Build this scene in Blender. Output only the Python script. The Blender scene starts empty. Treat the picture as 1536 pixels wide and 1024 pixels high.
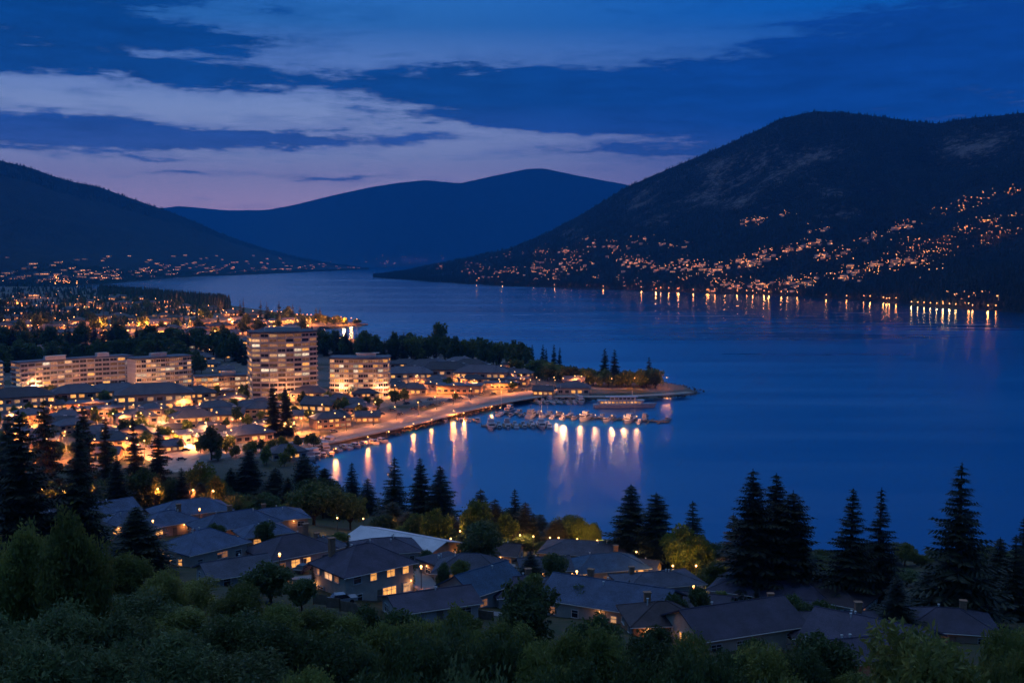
import bpy, math, random
import numpy as np
from mathutils import Vector, Matrix, noise
random.seed(7); np.random.seed(7)
R = random
sc = bpy.context.scene
COL = sc.collection
PI = math.pi

# ------------------------------------------------------------------ camera
F = 1621.0                    # focal length in photo pixels (photo is 1536 x 1024)
CAMZ = 90.0
PITCH = math.atan((512 - 392) / F)
cam_d = bpy.data.cameras.new('camera'); cam = bpy.data.objects.new('camera', cam_d); COL.objects.link(cam)
cam.location = (0, 0, CAMZ); cam.rotation_euler = (PI / 2 - PITCH, 0, 0)
cam_d.sensor_width = 36; cam_d.lens = F / 1536 * 36
cam_d.clip_start = 0.5; cam_d.clip_end = 90000
sc.camera = cam
cp, sp = math.cos(PITCH), math.sin(PITCH)

def ray(x, y):
    """slopes (dx, dz) per metre forward for a place in the photo"""
    u = (x - 768) / F; v = (512 - y) / F
    yy = cp + v * sp; zz = -sp + v * cp
    return u / yy, zz / yy

def at(x, y, z=0.0):
    a, b = ray(x, y); Y = (z - CAMZ) / b
    return a * Y, Y

def row(Y, z):
    """photo row of a point at forward distance Y and height z"""
    b = (z - CAMZ) / Y; v = (b * cp + sp) / (cp - b * sp)
    return 512 - v * F

def colx(X, Y, z):
    b = (z - CAMZ) / Y; v = (b * cp + sp) / (cp - b * sp)
    return 768 + X / Y * (cp + v * sp) * F

# ------------------------------------------------------------------ node helpers
class S:
    """a socket with arithmetic"""
    def __init__(s, t, k): s.t = t; s.k = k
    def _m(s, op, b=None, c=None, clamp=False):
        n = s.t.nodes.new('ShaderNodeMath'); n.operation = op; n.use_clamp = clamp
        for i, v in enumerate((s, b, c)):
            if v is None: continue
            if isinstance(v, S): s.t.links.new(v.k, n.inputs[i])
            else: n.inputs[i].default_value = v
        return S(s.t, n.outputs[0])
    def __add__(s, b): return s._m('ADD', b)
    def __sub__(s, b): return s._m('SUBTRACT', b)
    def __mul__(s, b): return s._m('MULTIPLY', b)
    def __truediv__(s, b): return s._m('DIVIDE', b)
    def mn(s, b): return s._m('MINIMUM', b)
    def mx(s, b): return s._m('MAXIMUM', b)
    def pw(s, b): return s._m('POWER', b)
    def clamp(s): return s._m('ADD', 0.0, clamp=True)
    def sstep(s, a, b, lo=0.0, hi=1.0):
        n = s.t.nodes.new('ShaderNodeMapRange'); n.interpolation_type = 'SMOOTHSTEP'
        s.t.links.new(s.k, n.inputs[0])
        for i, v in enumerate((a, b, lo, hi)): n.inputs[i + 1].default_value = v
        return S(s.t, n.outputs[0])

def nd(t, kind, **kw):
    n = t.nodes.new(kind)
    for k, v in kw.items():
        if k in n.inputs.keys():
            if isinstance(v, S): t.links.new(v.k, n.inputs[k])
            else: n.inputs[k].default_value = v
        else: setattr(n, k, v)
    return n

def comb(t, x, y, z):
    n = t.nodes.new('ShaderNodeCombineXYZ')
    for i, v in enumerate((x, y, z)):
        if isinstance(v, S): t.links.new(v.k, n.inputs[i])
        else: n.inputs[i].default_value = v
    return S(t, n.outputs[0])

def noise_tex(t, vec, scale, detail=4, rough=0.55):
    n = nd(t, 'ShaderNodeTexNoise', Scale=scale, Detail=detail, Roughness=rough)
    if vec is not None: t.links.new(vec.k, n.inputs['Vector'])
    return S(t, n.outputs[0])

def mixc(t, f, a, b):
    n = t.nodes.new('ShaderNodeMix'); n.data_type = 'RGBA'
    for k, v in ((0, f), (6, a), (7, b)):
        if isinstance(v, S): t.links.new(v.k, n.inputs[k])
        elif k == 0: n.inputs[k].default_value = v
        else: n.inputs[k].default_value = (*v, 1)
    return S(t, n.outputs[2])

def ramp(t, f, stops):
    n = t.nodes.new('ShaderNodeValToRGB'); t.links.new(f.k, n.inputs[0])
    e = n.color_ramp.elements
    while len(e) < len(stops): e.new(0.5)
    for el, (p, c) in zip(e, stops): el.position = p; el.color = (*c, 1)
    return S(t, n.outputs[0])

def scalec(t, c, f):
    n = t.nodes.new('ShaderNodeVectorMath'); n.operation = 'SCALE'
    t.links.new(c.k, n.inputs[0])
    if isinstance(f, S): t.links.new(f.k, n.inputs[3])
    else: n.inputs[3].default_value = f
    return S(t, n.outputs[0])

def addc(t, a, b):
    n = t.nodes.new('ShaderNodeVectorMath'); n.operation = 'ADD'
    t.links.new(a.k, n.inputs[0]); t.links.new(b.k, n.inputs[1])
    return S(t, n.outputs[0])

MATS = {}
def newmat(name):
    m = bpy.data.materials.new(name); m.use_nodes = True; MATS[name] = m
    t = m.node_tree; t.nodes.clear()
    out = t.nodes.new('ShaderNodeOutputMaterial')
    return m, t, out

def objcoord(t):
    return S(t, t.nodes.new('ShaderNodeTexCoord').outputs['Object'])
def poscoord(t):
    return S(t, t.nodes.new('ShaderNodeNewGeometry').outputs['Position'])
def orand(t):
    return S(t, t.nodes.new('ShaderNodeObjectInfo').outputs['Random'])

def surf(name, c1, c2=None, rough=0.7, scale=1.0, bump=0.0, bscale=None, metal=0.0, spec=0.3, world=False, vary=0.0, detail=5):
    m, t, out = newmat(name)
    c2 = c2 or tuple(v * 0.7 for v in c1)
    v = poscoord(t) if world else objcoord(t)
    nz = noise_tex(t, v, scale, detail, 0.6)
    col = mixc(t, nz.sstep(0.35, 0.65), c1, c2)
    if vary:
        col = scalec(t, col, orand(t) * (2 * vary) + (1 - vary))
    p = nd(t, 'ShaderNodeBsdfPrincipled', Roughness=rough, Metallic=metal)
    p.inputs['Specular IOR Level'].default_value = spec
    t.links.new(col.k, p.inputs['Base Color'])
    if bump:
        b = nd(t, 'ShaderNodeBump', Strength=bump, Distance=0.2)
        nb = noise_tex(t, v, bscale or scale * 6, 4)
        t.links.new(nb.k, b.inputs['Height']); t.links.new(b.outputs[0], p.inputs['Normal'])
    t.links.new(p.outputs[0], out.inputs[0])
    return m

def emit(name, col, strength, sampling='AUTO', vary=0.0, noisy=0.0):
    m, t, out = newmat(name)
    e = nd(t, 'ShaderNodeEmission'); e.inputs[0].default_value = (*col, 1)
    s = None
    if vary:
        s = (orand(t).pw(1.5) * (2 * vary) + (1 - vary)) * strength
    if noisy:
        nz = noise_tex(t, objcoord(t), 1.6, 3).sstep(0.3, 0.7, 1 - noisy, 1 + noisy * 0.5)
        s = nz * (s if s is not None else strength)
    if s is not None: t.links.new(s.k, e.inputs[1])
    else: e.inputs[1].default_value = strength
    t.links.new(e.outputs[0], out.inputs[0])
    m.cycles.emission_sampling = sampling
    return m

def leafmat(name, c1, c2, transl=0.25, vary=0.35, rough=0.6):
    m, t, out = newmat(name)
    v = poscoord(t)
    nz = noise_tex(t, v, 0.9, 3)
    col = mixc(t, nz.sstep(0.35, 0.65), c1, c2)
    col = scalec(t, col, orand(t) * (2 * vary) + (1 - vary))
    p = nd(t, 'ShaderNodeBsdfPrincipled', Roughness=rough)
    p.inputs['Specular IOR Level'].default_value = 0.35
    t.links.new(col.k, p.inputs['Base Color'])
    tr = nd(t, 'ShaderNodeBsdfTranslucent'); t.links.new(col.k, tr.inputs[0])
    mx = t.nodes.new('ShaderNodeMixShader'); mx.inputs[0].default_value = transl
    t.links.new(p.outputs[0], mx.inputs[1]); t.links.new(tr.outputs[0], mx.inputs[2])
    t.links.new(mx.outputs[0], out.inputs[0])
    return m

def roofmat(name, c1, c2, rowscale=2.6, rough=0.75):
    """shingle rows: colour breaks up shingle by shingle"""
    m, t, out = newmat(name)
    v = objcoord(t)
    b = nd(t, 'ShaderNodeTexBrick', Scale=rowscale)
    b.inputs['Mortar Size'].default_value = 0.03; b.inputs['Brick Width'].default_value = 0.7; b.inputs['Row Height'].default_value = 0.35
    b.inputs['Color1'].default_value = (*c1, 1); b.inputs['Color2'].default_value = (*c2, 1)
    b.inputs['Mortar'].default_value = (*[x * 0.45 for x in c1], 1)
    t.links.new(v.k, b.inputs['Vector'])
    nz = noise_tex(t, v, 0.35, 5, 0.65).sstep(0.3, 0.7, 0.7, 1.25)
    col = scalec(t, S(t, b.outputs[0]), nz)
    col = scalec(t, col, orand(t) * 0.3 + 0.85)
    p = nd(t, 'ShaderNodeBsdfPrincipled', Roughness=rough); p.inputs['Specular IOR Level'].default_value = 0.4
    t.links.new(col.k, p.inputs['Base Color'])
    bp = nd(t, 'ShaderNodeBump', Strength=0.5, Distance=0.05); t.links.new(b.outputs[1], bp.inputs['Height']); bp.invert = True
    t.links.new(bp.outputs[0], p.inputs['Normal'])
    t.links.new(p.outputs[0], out.inputs[0])
    return m

# ------------------------------------------------------------------ mesh helpers
class MB:
    def __init__(s): s.v = []; s.f = []; s.m = []
    def add(s, vs, fs, mi=0):
        o = len(s.v); s.v += [tuple(p) for p in vs]
        for f in fs: s.f.append(tuple(i + o for i in f)); s.m.append(mi)
        return s
    def box(s, c, sz, mi=0, rz=0.0):
        cx, cy, cz = c; a, b, h = sz[0] / 2, sz[1] / 2, sz[2] / 2
        co, si = math.cos(rz), math.sin(rz)
        vs = []
        for z in (-h, h):
            for x, y in ((-a, -b), (a, -b), (a, b), (-a, b)):
                vs.append((cx + x * co - y * si, cy + x * si + y * co, cz + z))
        return s.add(vs, [(3, 2, 1, 0), (4, 5, 6, 7), (0, 1, 5, 4), (1, 2, 6, 5), (2, 3, 7, 6), (3, 0, 4, 7)], mi)
    def prism(s, poly, z0, z1, mi=0, cap=True):
        n = len(poly)
        vs = [(x, y, z0) for x, y in poly] + [(x, y, z1) for x, y in poly]
        fs = [(i, (i + 1) % n, n + (i + 1) % n, n + i) for i in range(n)]
        if cap: fs += [tuple(range(n, 2 * n)), tuple(reversed(range(n)))]
        return s.add(vs, fs, mi)
    def tube(s, p, q, r0, r1=None, n=6, mi=0):
        r1 = r0 if r1 is None else r1
        p = Vector(p); q = Vector(q); d = (q - p)
        if d.length < 1e-6: return s
        d.normalize(); a = d.orthogonal().normalized(); b = d.cross(a)
        vs = []
        for c, r in ((p, r0), (q, r1)):
            for i in range(n):
                w = 2 * PI * i / n; vs.append(c + (a * math.cos(w) + b * math.sin(w)) * r)
        fs = [(i, (i + 1) % n, n + (i + 1) % n, n + i) for i in range(n)] + [tuple(range(n, 2 * n)), tuple(reversed(range(n)))]
        return s.add(vs, fs, mi)
    def ball(s, c, r, mi=0, n=8, k=5, sq=1.0):
        vs = [(c[0], c[1], c[2] - r * sq)]
        for j in range(1, k):
            ph = -PI / 2 + PI * j / k
            for i in range(n):
                w = 2 * PI * i / n; vs.append((c[0] + r * math.cos(ph) * math.cos(w), c[1] + r * math.cos(ph) * math.sin(w), c[2] + r * sq * math.sin(ph)))
        vs.append((c[0], c[1], c[2] + r * sq)); L = len(vs) - 1
        fs = [(0, 1 + (i + 1) % n, 1 + i) for i in range(n)]
        for j in range(k - 2):
            o = 1 + j * n
            fs += [(o + i, o + (i + 1) % n, o + n + (i + 1) % n, o + n + i) for i in range(n)]
        o = 1 + (k - 2) * n
        fs += [(o + i, o + (i + 1) % n, L) for i in range(n)]
        return s.add(vs, fs, mi)
    def mesh(s, name, mats):
        me = bpy.data.meshes.new(name); me.from_pydata(s.v, [], s.f)
        for m in (mats if isinstance(mats, (list, tuple)) else [mats]): me.materials.append(m)
        if any(s.m): me.polygons.foreach_set('material_index', s.m)
        me.update(); return me
    def obj(s, name, mats, parent=None, smooth=False):
        me = s.mesh(name, mats)
        if smooth: me.polygons.foreach_set('use_smooth', [True] * len(me.polygons))
        return mobj(name, me, parent)

def mobj(name, me, parent=None, loc=None, rz=0.0, scale=None):
    o = bpy.data.objects.new(name, me); COL.objects.link(o)
    if parent: o.parent = parent
    if loc is not None: o.location = loc
    if rz: o.rotation_euler = (0, 0, rz)
    if scale is not None: o.scale = scale if hasattr(scale, '__len__') else (scale,) * 3
    return o

def npmesh(name, V, Fq, mats, midx=None, smooth=False):
    """V (n,3), Fq (m,k) arrays, all faces with the same corner count"""
    V = np.asarray(V, dtype=np.float32); Fq = np.asarray(Fq, dtype=np.int32)
    me = bpy.data.meshes.new(name); k = Fq.shape[1]
    me.vertices.add(len(V)); me.vertices.foreach_set('co', V.ravel())
    me.loops.add(Fq.size); me.loops.foreach_set('vertex_index', Fq.ravel())
    me.polygons.add(len(Fq)); me.polygons.foreach_set('loop_start', np.arange(0, Fq.size, k, dtype=np.int32))
    if midx is not None: me.polygons.foreach_set('material_index', np.asarray(midx, dtype=np.int32))
    me.polygons.foreach_set('use_smooth', np.full(len(Fq), smooth))
    for m in (mats if isinstance(mats, (list, tuple)) else [mats]): me.materials.append(m)
    me.update(calc_edges=True); me.validate(); return me

def tag(o, label=None, cat=None, group=None, kind=None):
    if label: o['label'] = label
    if cat: o['category'] = cat
    if group: o['group'] = group
    if kind: o['kind'] = kind
    return o

def thing(name, label, cat, loc=(0, 0, 0), rz=0.0, group=None, scale=None):
    o = bpy.data.objects.new(name, None); COL.objects.link(o)
    o.location = loc; o.rotation_euler = (0, 0, rz)
    if scale is not None: o.scale = scale if hasattr(scale, '__len__') else (scale,) * 3
    return tag(o, label, cat, group)

KIDS = {}
def kids(o):
    return list(o.children)

def dup(root, loc, rz=0.0, label=None, group=None, scale=None):
    r = root.copy(); COL.objects.link(r); r.location = loc; r.rotation_euler = (0, 0, rz)
    if scale is not None: r.scale = scale if hasattr(scale, '__len__') else (scale,) * 3
    if label: r['label'] = label
    if group: r['group'] = group
    for ch in KIDS[root.name]:
        c = ch.copy(); COL.objects.link(c); c.parent = r
        for g in KIDS.get(ch.name, ()):
            d = g.copy(); COL.objects.link(d); d.parent = c
    return r

ORD = 'first second third fourth fifth sixth seventh eighth ninth tenth eleventh twelfth thirteenth fourteenth fifteenth sixteenth seventeenth eighteenth nineteenth twentieth'.split()
def ordinal(i, n):
    if n == 1: return 'only'
    if i == 0: return 'leftmost'
    if i == n - 1: return 'rightmost'
    if i < len(ORD): return ORD[i] + ' from left'
    j = n - 1 - i
    return (ORD[j] + ' from right') if j < len(ORD) else 'middle'

# ------------------------------------------------------------------ land shape
shore_px = [(95, 431), (180, 436), (260, 444), (330, 457), (400, 467), (470, 477), (520, 484), (548, 487.2),
            (545, 489), (515, 490), (480, 493), (468, 498), (480, 504), (540, 512), (600, 517), (660, 524), (720, 531), (780, 541),
            (850, 553), (910, 561), (960, 568), (1000, 577), (1035, 583.5), (1048, 588.5), (1040, 592), (1000, 596.5), (930, 599.5),
            (860, 599), (800, 599), (760, 603), (738, 610), (722, 617), (700, 622), (672, 629), (645, 635), (610, 645), (575, 656),
            (545, 664), (515, 673), (480, 682), (462, 692), (468, 710), (500, 735), (560, 756), (640, 778), (740, 796), (850, 806),
            (950, 820), (1050, 826), (1200, 830), (1400, 838), (1560, 838), (1750, 840)]
shore = [at(x, y, 0) for x, y in shore_px]
poly = [(-6000, 3900)] + shore + [(700, 300), (3000, 150), (3000, -900), (-6000, -900)]
PA = np.array(poly); PB = np.roll(PA, -1, axis=0)

def sdist(X, Y):
    """signed distance to the shoreline, positive on land"""
    X = np.asarray(X, float); Y = np.asarray(Y, float)
    best = np.full(X.shape, 1e18); inside = np.zeros(X.shape, bool)
    for (ax, ay), (bx, by) in zip(PA, PB):
        dx, dy = bx - ax, by - ay; L = dx * dx + dy * dy + 1e-9
        t = np.clip(((X - ax) * dx + (Y - ay) * dy) / L, 0, 1)
        d = (X - ax - t * dx) ** 2 + (Y - ay - t * dy) ** 2
        best = np.minimum(best, d)
        c = ((ay > Y) != (by > Y)) & (X < (bx - ax) * (Y - ay) / (by - ay + 1e-12) + ax)
        inside ^= c
    d = np.sqrt(best)
    return np.where(inside, d, -d)

YS_X = [-400, 300, 450, 520, 600, 700, 800, 900, 1000, 1100, 1300, 1536, 2000]
YS_Y = [400, 398, 392, 385, 374, 364, 355, 350, 340, 335, 328, 325, 325]
PS = [-1, 0, .1, .17, .28, .4, .47, .56, .66, .8, .94, 1.0, 50]
PZ = [90, 82, 60, 51.5, 45, 40, 35.3, 29, 22, 12.5, 5, 3, 3]
PZL = [95, 84, 69, 61.5, 53, 42.5, 36.5, 31.5, 27.3, 14.5, 5.5, 3, 3]
def ground(X, Y):
    X = np.asarray(X, float); Y = np.asarray(Y, float)
    px = 768 + np.clip(X / np.maximum(Y, 25.0), -2, 2) * F
    ys = np.interp(px, YS_X, YS_Y)
    P = np.interp(Y / ys, PS, PZ); PL = np.interp(Y / ys, PS, PZL)
    w = np.clip((680 - px) / 420, 0, 1); w = w * w * (3 - 2 * w); P = P * (1 - w) + PL * w
    d = sdist(X, Y)
    bank = np.where(d > 0, 3 * np.minimum(1, d / 7) + 0.35 * np.maximum(0, d - 12), np.maximum(d * 0.4, -8))
    return np.minimum(P, bank)
def g1(X, Y): return float(ground(np.array([X]), np.array([Y]))[0])

def onland(x, y, z0=3.0):
    """where the sight line of photo place (x, y) meets the near land"""
    a, b = ray(x, y); 
    if y < 700: return at(x, y, 3.0) + (3.0,)
    Ys = np.arange(25, 470, 0.5); H = ground(a * Ys, Ys); Z = CAMZ + b * Ys
    i = np.argmax(Z <= H)
    if Z[i] > H[i]: i = len(Ys) - 1
    return a * Ys[i], Ys[i], float(H[i])

# ------------------------------------------------------------------ materials
M = {}
def ground_material():
    m, t, out = newmat('ground')
    v = poscoord(t)
    n1 = noise_tex(t, v, 0.02, 6, 0.6); n2 = noise_tex(t, v, 0.6, 5, 0.6)
    g = mixc(t, n2.sstep(0.35, 0.65), (0.035, 0.05, 0.018), (0.07, 0.06, 0.035))
    p_ = mixc(t, n2.sstep(0.3, 0.7), (0.16, 0.15, 0.14), (0.10, 0.095, 0.09))
    sep = t.nodes.new('ShaderNodeSeparateXYZ'); t.links.new(v.k, sep.inputs[0])
    town = S(t, sep.outputs[1]).sstep(420, 480)
    col = mixc(t, n1.sstep(0.40, 0.52) * town, g, p_)
    p = nd(t, 'ShaderNodeBsdfPrincipled', Roughness=0.9); p.inputs['Specular IOR Level'].default_value = 0.2
    t.links.new(col.k, p.inputs['Base Color']); t.links.new(p.outputs[0], out.inputs[0])
    return m
M['ground'] = ground_material()
M['road'] = surf('road', (0.21, 0.20, 0.19), (0.15, 0.145, 0.14), 0.75, 0.05, world=True)
M['walk'] = surf('walk', (0.34, 0.32, 0.29), (0.26, 0.24, 0.22), 0.8, 0.2, world=True)
M['paint'] = surf('paint', (0.75, 0.74, 0.70), (0.6, 0.6, 0.56), 0.6, 2.0)
M['rock'] = surf('rock', (0.16, 0.15, 0.14), (0.08, 0.08, 0.08), 0.9, 0.8, world=True)
M['bark'] = surf('bark', (0.06, 0.045, 0.03), (0.03, 0.022, 0.016), 0.95, 3.0, bump=0.5)
M['needle'] = leafmat('needle', (0.030, 0.040, 0.018), (0.012, 0.019, 0.010), 0.12, 0.3)
M['needle_far'] = leafmat('needle_far', (0.020, 0.030, 0.017), (0.011, 0.018, 0.011), 0.1, 0.3)
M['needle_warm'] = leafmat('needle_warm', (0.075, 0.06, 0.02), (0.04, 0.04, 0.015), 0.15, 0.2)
M['leaf'] = leafmat('leaf', (0.21, 0.24, 0.06), (0.11, 0.15, 0.04), 0.45, 0.3)
M['leaf_dark'] = leafmat('leaf_dark', (0.10, 0.14, 0.045), (0.05, 0.085, 0.03), 0.35, 0.25)
M['leaf_pale'] = leafmat('leaf_pale', (0.28, 0.29, 0.07), (0.15, 0.18, 0.05), 0.4, 0.15)
M['leaf_blue'] = leafmat('leaf_blue', (0.15, 0.20, 0.075), (0.07, 0.11, 0.045), 0.4, 0.2)
M['leaf_olive'] = leafmat('leaf_olive', (0.16, 0.20, 0.025), (0.09, 0.12, 0.02), 0.3, 0.2)
M['stucco'] = surf('stucco', (0.50, 0.43, 0.36), (0.42, 0.36, 0.30), 0.85, 0.8, bump=0.15, vary=0.15)
M['stucco_grey'] = surf('stucco_grey', (0.40, 0.39, 0.38), (0.33, 0.32, 0.31), 0.85, 0.8, bump=0.15, vary=0.15)
M['stucco_warm'] = surf('stucco_warm', (0.52, 0.36, 0.24), (0.42, 0.28, 0.19), 0.85, 0.8, bump=0.15, vary=0.15)
M['brick'] = surf('brick', (0.36, 0.20, 0.12), (0.28, 0.15, 0.09), 0.85, 4.0, bump=0.3)
M['concrete'] = surf('concrete', (0.58, 0.50, 0.46), (0.50, 0.43, 0.40), 0.8, 0.3, bump=0.1)
M['concrete_pale'] = surf('concrete_pale', (0.66, 0.60, 0.56), (0.58, 0.52, 0.48), 0.8, 0.3)
M['trim'] = surf('trim', (0.62, 0.60, 0.57), (0.54, 0.52, 0.5), 0.6, 2.0)
M['roof_blue'] = roofmat('roof_blue', (0.07, 0.11, 0.20), (0.058, 0.09, 0.16))
M['roof_navy'] = roofmat('roof_navy', (0.07, 0.08, 0.12), (0.055, 0.062, 0.09))
M['roof_plum'] = roofmat('roof_plum', (0.060, 0.055, 0.092), (0.048, 0.044, 0.074))
M['roof_brown'] = roofmat('roof_brown', (0.068, 0.050, 0.058), (0.052, 0.038, 0.045))
M['roof_teal'] = roofmat('roof_teal', (0.035, 0.09, 0.17), (0.03, 0.075, 0.14))
M['roof_white'] = surf('roof_white', (0.60, 0.60, 0.64), (0.46, 0.46, 0.50), 0.6, 0.15)
M['roof_town'] = surf('roof_town', (0.085, 0.085, 0.11), (0.06, 0.06, 0.08), 0.7, 0.2, vary=0.5)
M['glass_dark'] = surf('glass_dark', (0.03, 0.035, 0.045), (0.02, 0.02, 0.03), 0.12, 0.5, spec=0.6)
M['lit'] = emit('lit', (1.0, 0.42, 0.11), 1.35, 'FRONT', vary=0.4, noisy=0.45)
M['lit_soft'] = emit('lit_soft', (1.0, 0.50, 0.24), 0.75, 'NONE', vary=0.5, noisy=0.5)
M['lit_dim'] = emit('lit_dim', (1.0, 0.42, 0.22), 0.32, 'NONE', vary=0.6, noisy=0.5)
M['lit_white'] = emit('lit_white', (1.0, 0.74, 0.50), 0.9, 'NONE', vary=0.5, noisy=0.5)
M['lamp'] = emit('lamp', (1.0, 0.50, 0.16), 7.0, 'NONE')
M['lamp_far'] = emit('lamp_far', (1.0, 0.36, 0.10), 14.0, 'NONE')
M['far_win'] = emit('far_win', (1.0, 0.36, 0.12), 2.6, 'NONE', vary=0.8)
M['far_win_white'] = emit('far_win_white', (1.0, 0.6, 0.4), 0.8, 'NONE', vary=0.8)
M['metal'] = surf('metal', (0.12, 0.12, 0.12), (0.09, 0.09, 0.09), 0.5, 2.0, metal=0.6)
M['wood'] = surf('wood', (0.22, 0.17, 0.13), (0.15, 0.12, 0.09), 0.8, 1.5)
M['hull'] = surf('hull', (0.52, 0.52, 0.54), (0.42, 0.42, 0.45), 0.35, 1.0, spec=0.5, vary=0.12)
M['hull_blue'] = surf('hull_blue', (0.05, 0.08, 0.16), (0.04, 0.06, 0.12), 0.35, 1.0, spec=0.5)
M['canvas'] = surf('canvas', (0.08, 0.12, 0.22), (0.06, 0.09, 0.16), 0.8, 1.0)
M['car'] = surf('car', (0.16, 0.16, 0.18), (0.15, 0.15, 0.16), 0.3, 1.0, spec=0.6, vary=0.7)
M['tyre'] = surf('tyre', (0.02, 0.02, 0.02), (0.015, 0.015, 0.015), 0.9, 1.0)

# ------------------------------------------------------------------ ground sheet
def build_ground():
    ys = np.concatenate([np.arange(1500, 760, -6.0), np.arange(760, 560, -1.0), np.arange(560, 431, -0.7), np.arange(431, 426, -0.25)])
    rad = np.array([at(768, y, 0)[1] for y in ys])
    rad = np.concatenate([[0.5, 8, 20, 35], rad])
    a0 = np.degrees(np.arctan((np.arange(-150, 1690, 2.5) - 768) / F))
    az = np.concatenate([np.linspace(-180, a0[0] - 1, 60), a0, np.linspace(a0[-1] + 1, 179, 60)])
    A, Rr = np.meshgrid(np.radians(az), rad, indexing='xy')
    c = np.maximum(np.cos(A), 0.5)
    X = Rr / c * np.sin(A); Y = Rr / c * np.cos(A)
    Z = ground(X, Y)
    hill = np.clip((Z - 6) / 10, 0, 1)
    Z = Z + hill * 0.5 * np.sin(X * 0.11 + 1.3 * np.sin(Y * 0.05)) * np.cos(Y * 0.09)
    n, m = X.shape
    V = np.stack([X, Y, Z], -1).reshape(-1, 3)
    i = np.arange((n - 1))[:, None] * m + np.arange(m - 1)[None, :]
    i = i.ravel()
    Fq = np.stack([i, i + 1, i + m + 1, i + m], -1)
    j = np.arange(n - 1) * m
    Fq = np.concatenate([Fq, np.stack([j + m - 1, j, j + m, j + 2 * m - 1], -1)])
    me = npmesh('ground', V, Fq[:, ::-1], M['ground'], smooth=True)
    tag(mobj('ground', me), 'dark hillside and flat waterfront town land', None, kind='structure')
build_ground()

# ------------------------------------------------------------------ lake
def build_lake():
    m, t, out = newmat('water')
    v = poscoord(t)
    sep = t.nodes.new('ShaderNodeSeparateXYZ'); t.links.new(v.k, sep.inputs[0])
    X, Y = S(t, sep.outputs[0]), S(t, sep.outputs[1])
    band = noise_tex(t, comb(t, X * 0.0009, Y * 0.0042, 0.0), 1.0, 4, 0.55)
    patch = noise_tex(t, comb(t, X * 0.004, Y * 0.03, 1.0), 1.0, 5, 0.65)
    rough = band.sstep(0.35, 0.65, 0.0, 0.05) + patch.sstep(0.35, 0.7, 0.0, 0.05) + Y.sstep(350, 2200, 0.31, 0.17)
    body = nd(t, 'ShaderNodeBsdfDiffuse'); body.inputs[0].default_value = (0.001, 0.065, 0.225, 1)
    gl = t.nodes.new('ShaderNodeBsdfGlossy'); gl.distribution = 'BECKMANN'; gl.inputs[0].default_value = (0.72, 0.94, 1, 1)
    t.links.new(rough.k, gl.inputs['Roughness'])
    fr = nd(t, 'ShaderNodeFresnel', IOR=1.5)
    p = t.nodes.new('ShaderNodeMixShader'); t.links.new(fr.outputs[0], p.inputs[0]); t.links.new(body.outputs[0], p.inputs[1]); t.links.new(gl.outputs[0], p.inputs[2])
    w1 = noise_tex(t, comb(t, X * 0.35, Y * 1.0, 0.0), 0.55, 3, 0.6)
    w2 = noise_tex(t, comb(t, X * 0.4, Y * 1.0, 3.0), 0.12, 3, 0.6)
    far = Y.sstep(200, 1400, 1.0, 0.08) * patch.sstep(0.3, 0.65, 0.5, 1.7)
    h = (w1 * 0.15 + w2 * 0.09) * far
    b = nd(t, 'ShaderNodeBump', Strength=0.35, Distance=1.0); t.links.new(h.k, b.inputs['Height'])
    t.links.new(b.outputs[0], gl.inputs['Normal'])
    t.links.new(p.outputs[0], out.inputs[0])
    mb = MB()
    xs = [-16000, -2000, 2000, 16000]; yy = [-2000, 0, 1500, 6000, 26000]
    for i in range(3):
        for j in range(4):
            mb.add([(xs[i], yy[j], 0), (xs[i + 1], yy[j], 0), (xs[i + 1], yy[j + 1], 0), (xs[i], yy[j + 1], 0)], [(0, 1, 2, 3)])
    tag(mb.obj('lake', m), 'calm blue lake reflecting dusk sky and town lights', None, kind='structure')
build_lake()

# ------------------------------------------------------------------ mountains
def mountain_material(name, forest1, forest2, rock1):
    m, t, out = newmat(name)
    v = poscoord(t)
    n1 = noise_tex(t, v, 0.012, 7, 0.65); n2 = noise_tex(t, v, 0.06, 5, 0.6)
    col = mixc(t, n1.sstep(0.42, 0.58), forest1, forest2)
    at_ = t.nodes.new('ShaderNodeAttribute'); at_.attribute_name = 'rock'
    n3 = noise_tex(t, v, 0.03, 8, 0.75)
    rk = (S(t, at_.outputs['Fac']) + (n3 - 0.5) * 3.4).sstep(0.25, 1.0)
    col = mixc(t, rk, col, rock1)
    p = nd(t, 'ShaderNodeBsdfPrincipled', Roughness=0.95); p.inputs['Specular IOR Level'].default_value = 0.1
    t.links.new(col.k, p.inputs['Base Color'])
    b = nd(t, 'ShaderNodeBump', Strength=1.0, Distance=25.0); t.links.new(n2.k, b.inputs['Height']); t.links.new(b.outputs[0], p.inputs['Normal'])
    t.links.new(p.outputs[0], out.inputs[0])
    return m

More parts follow.
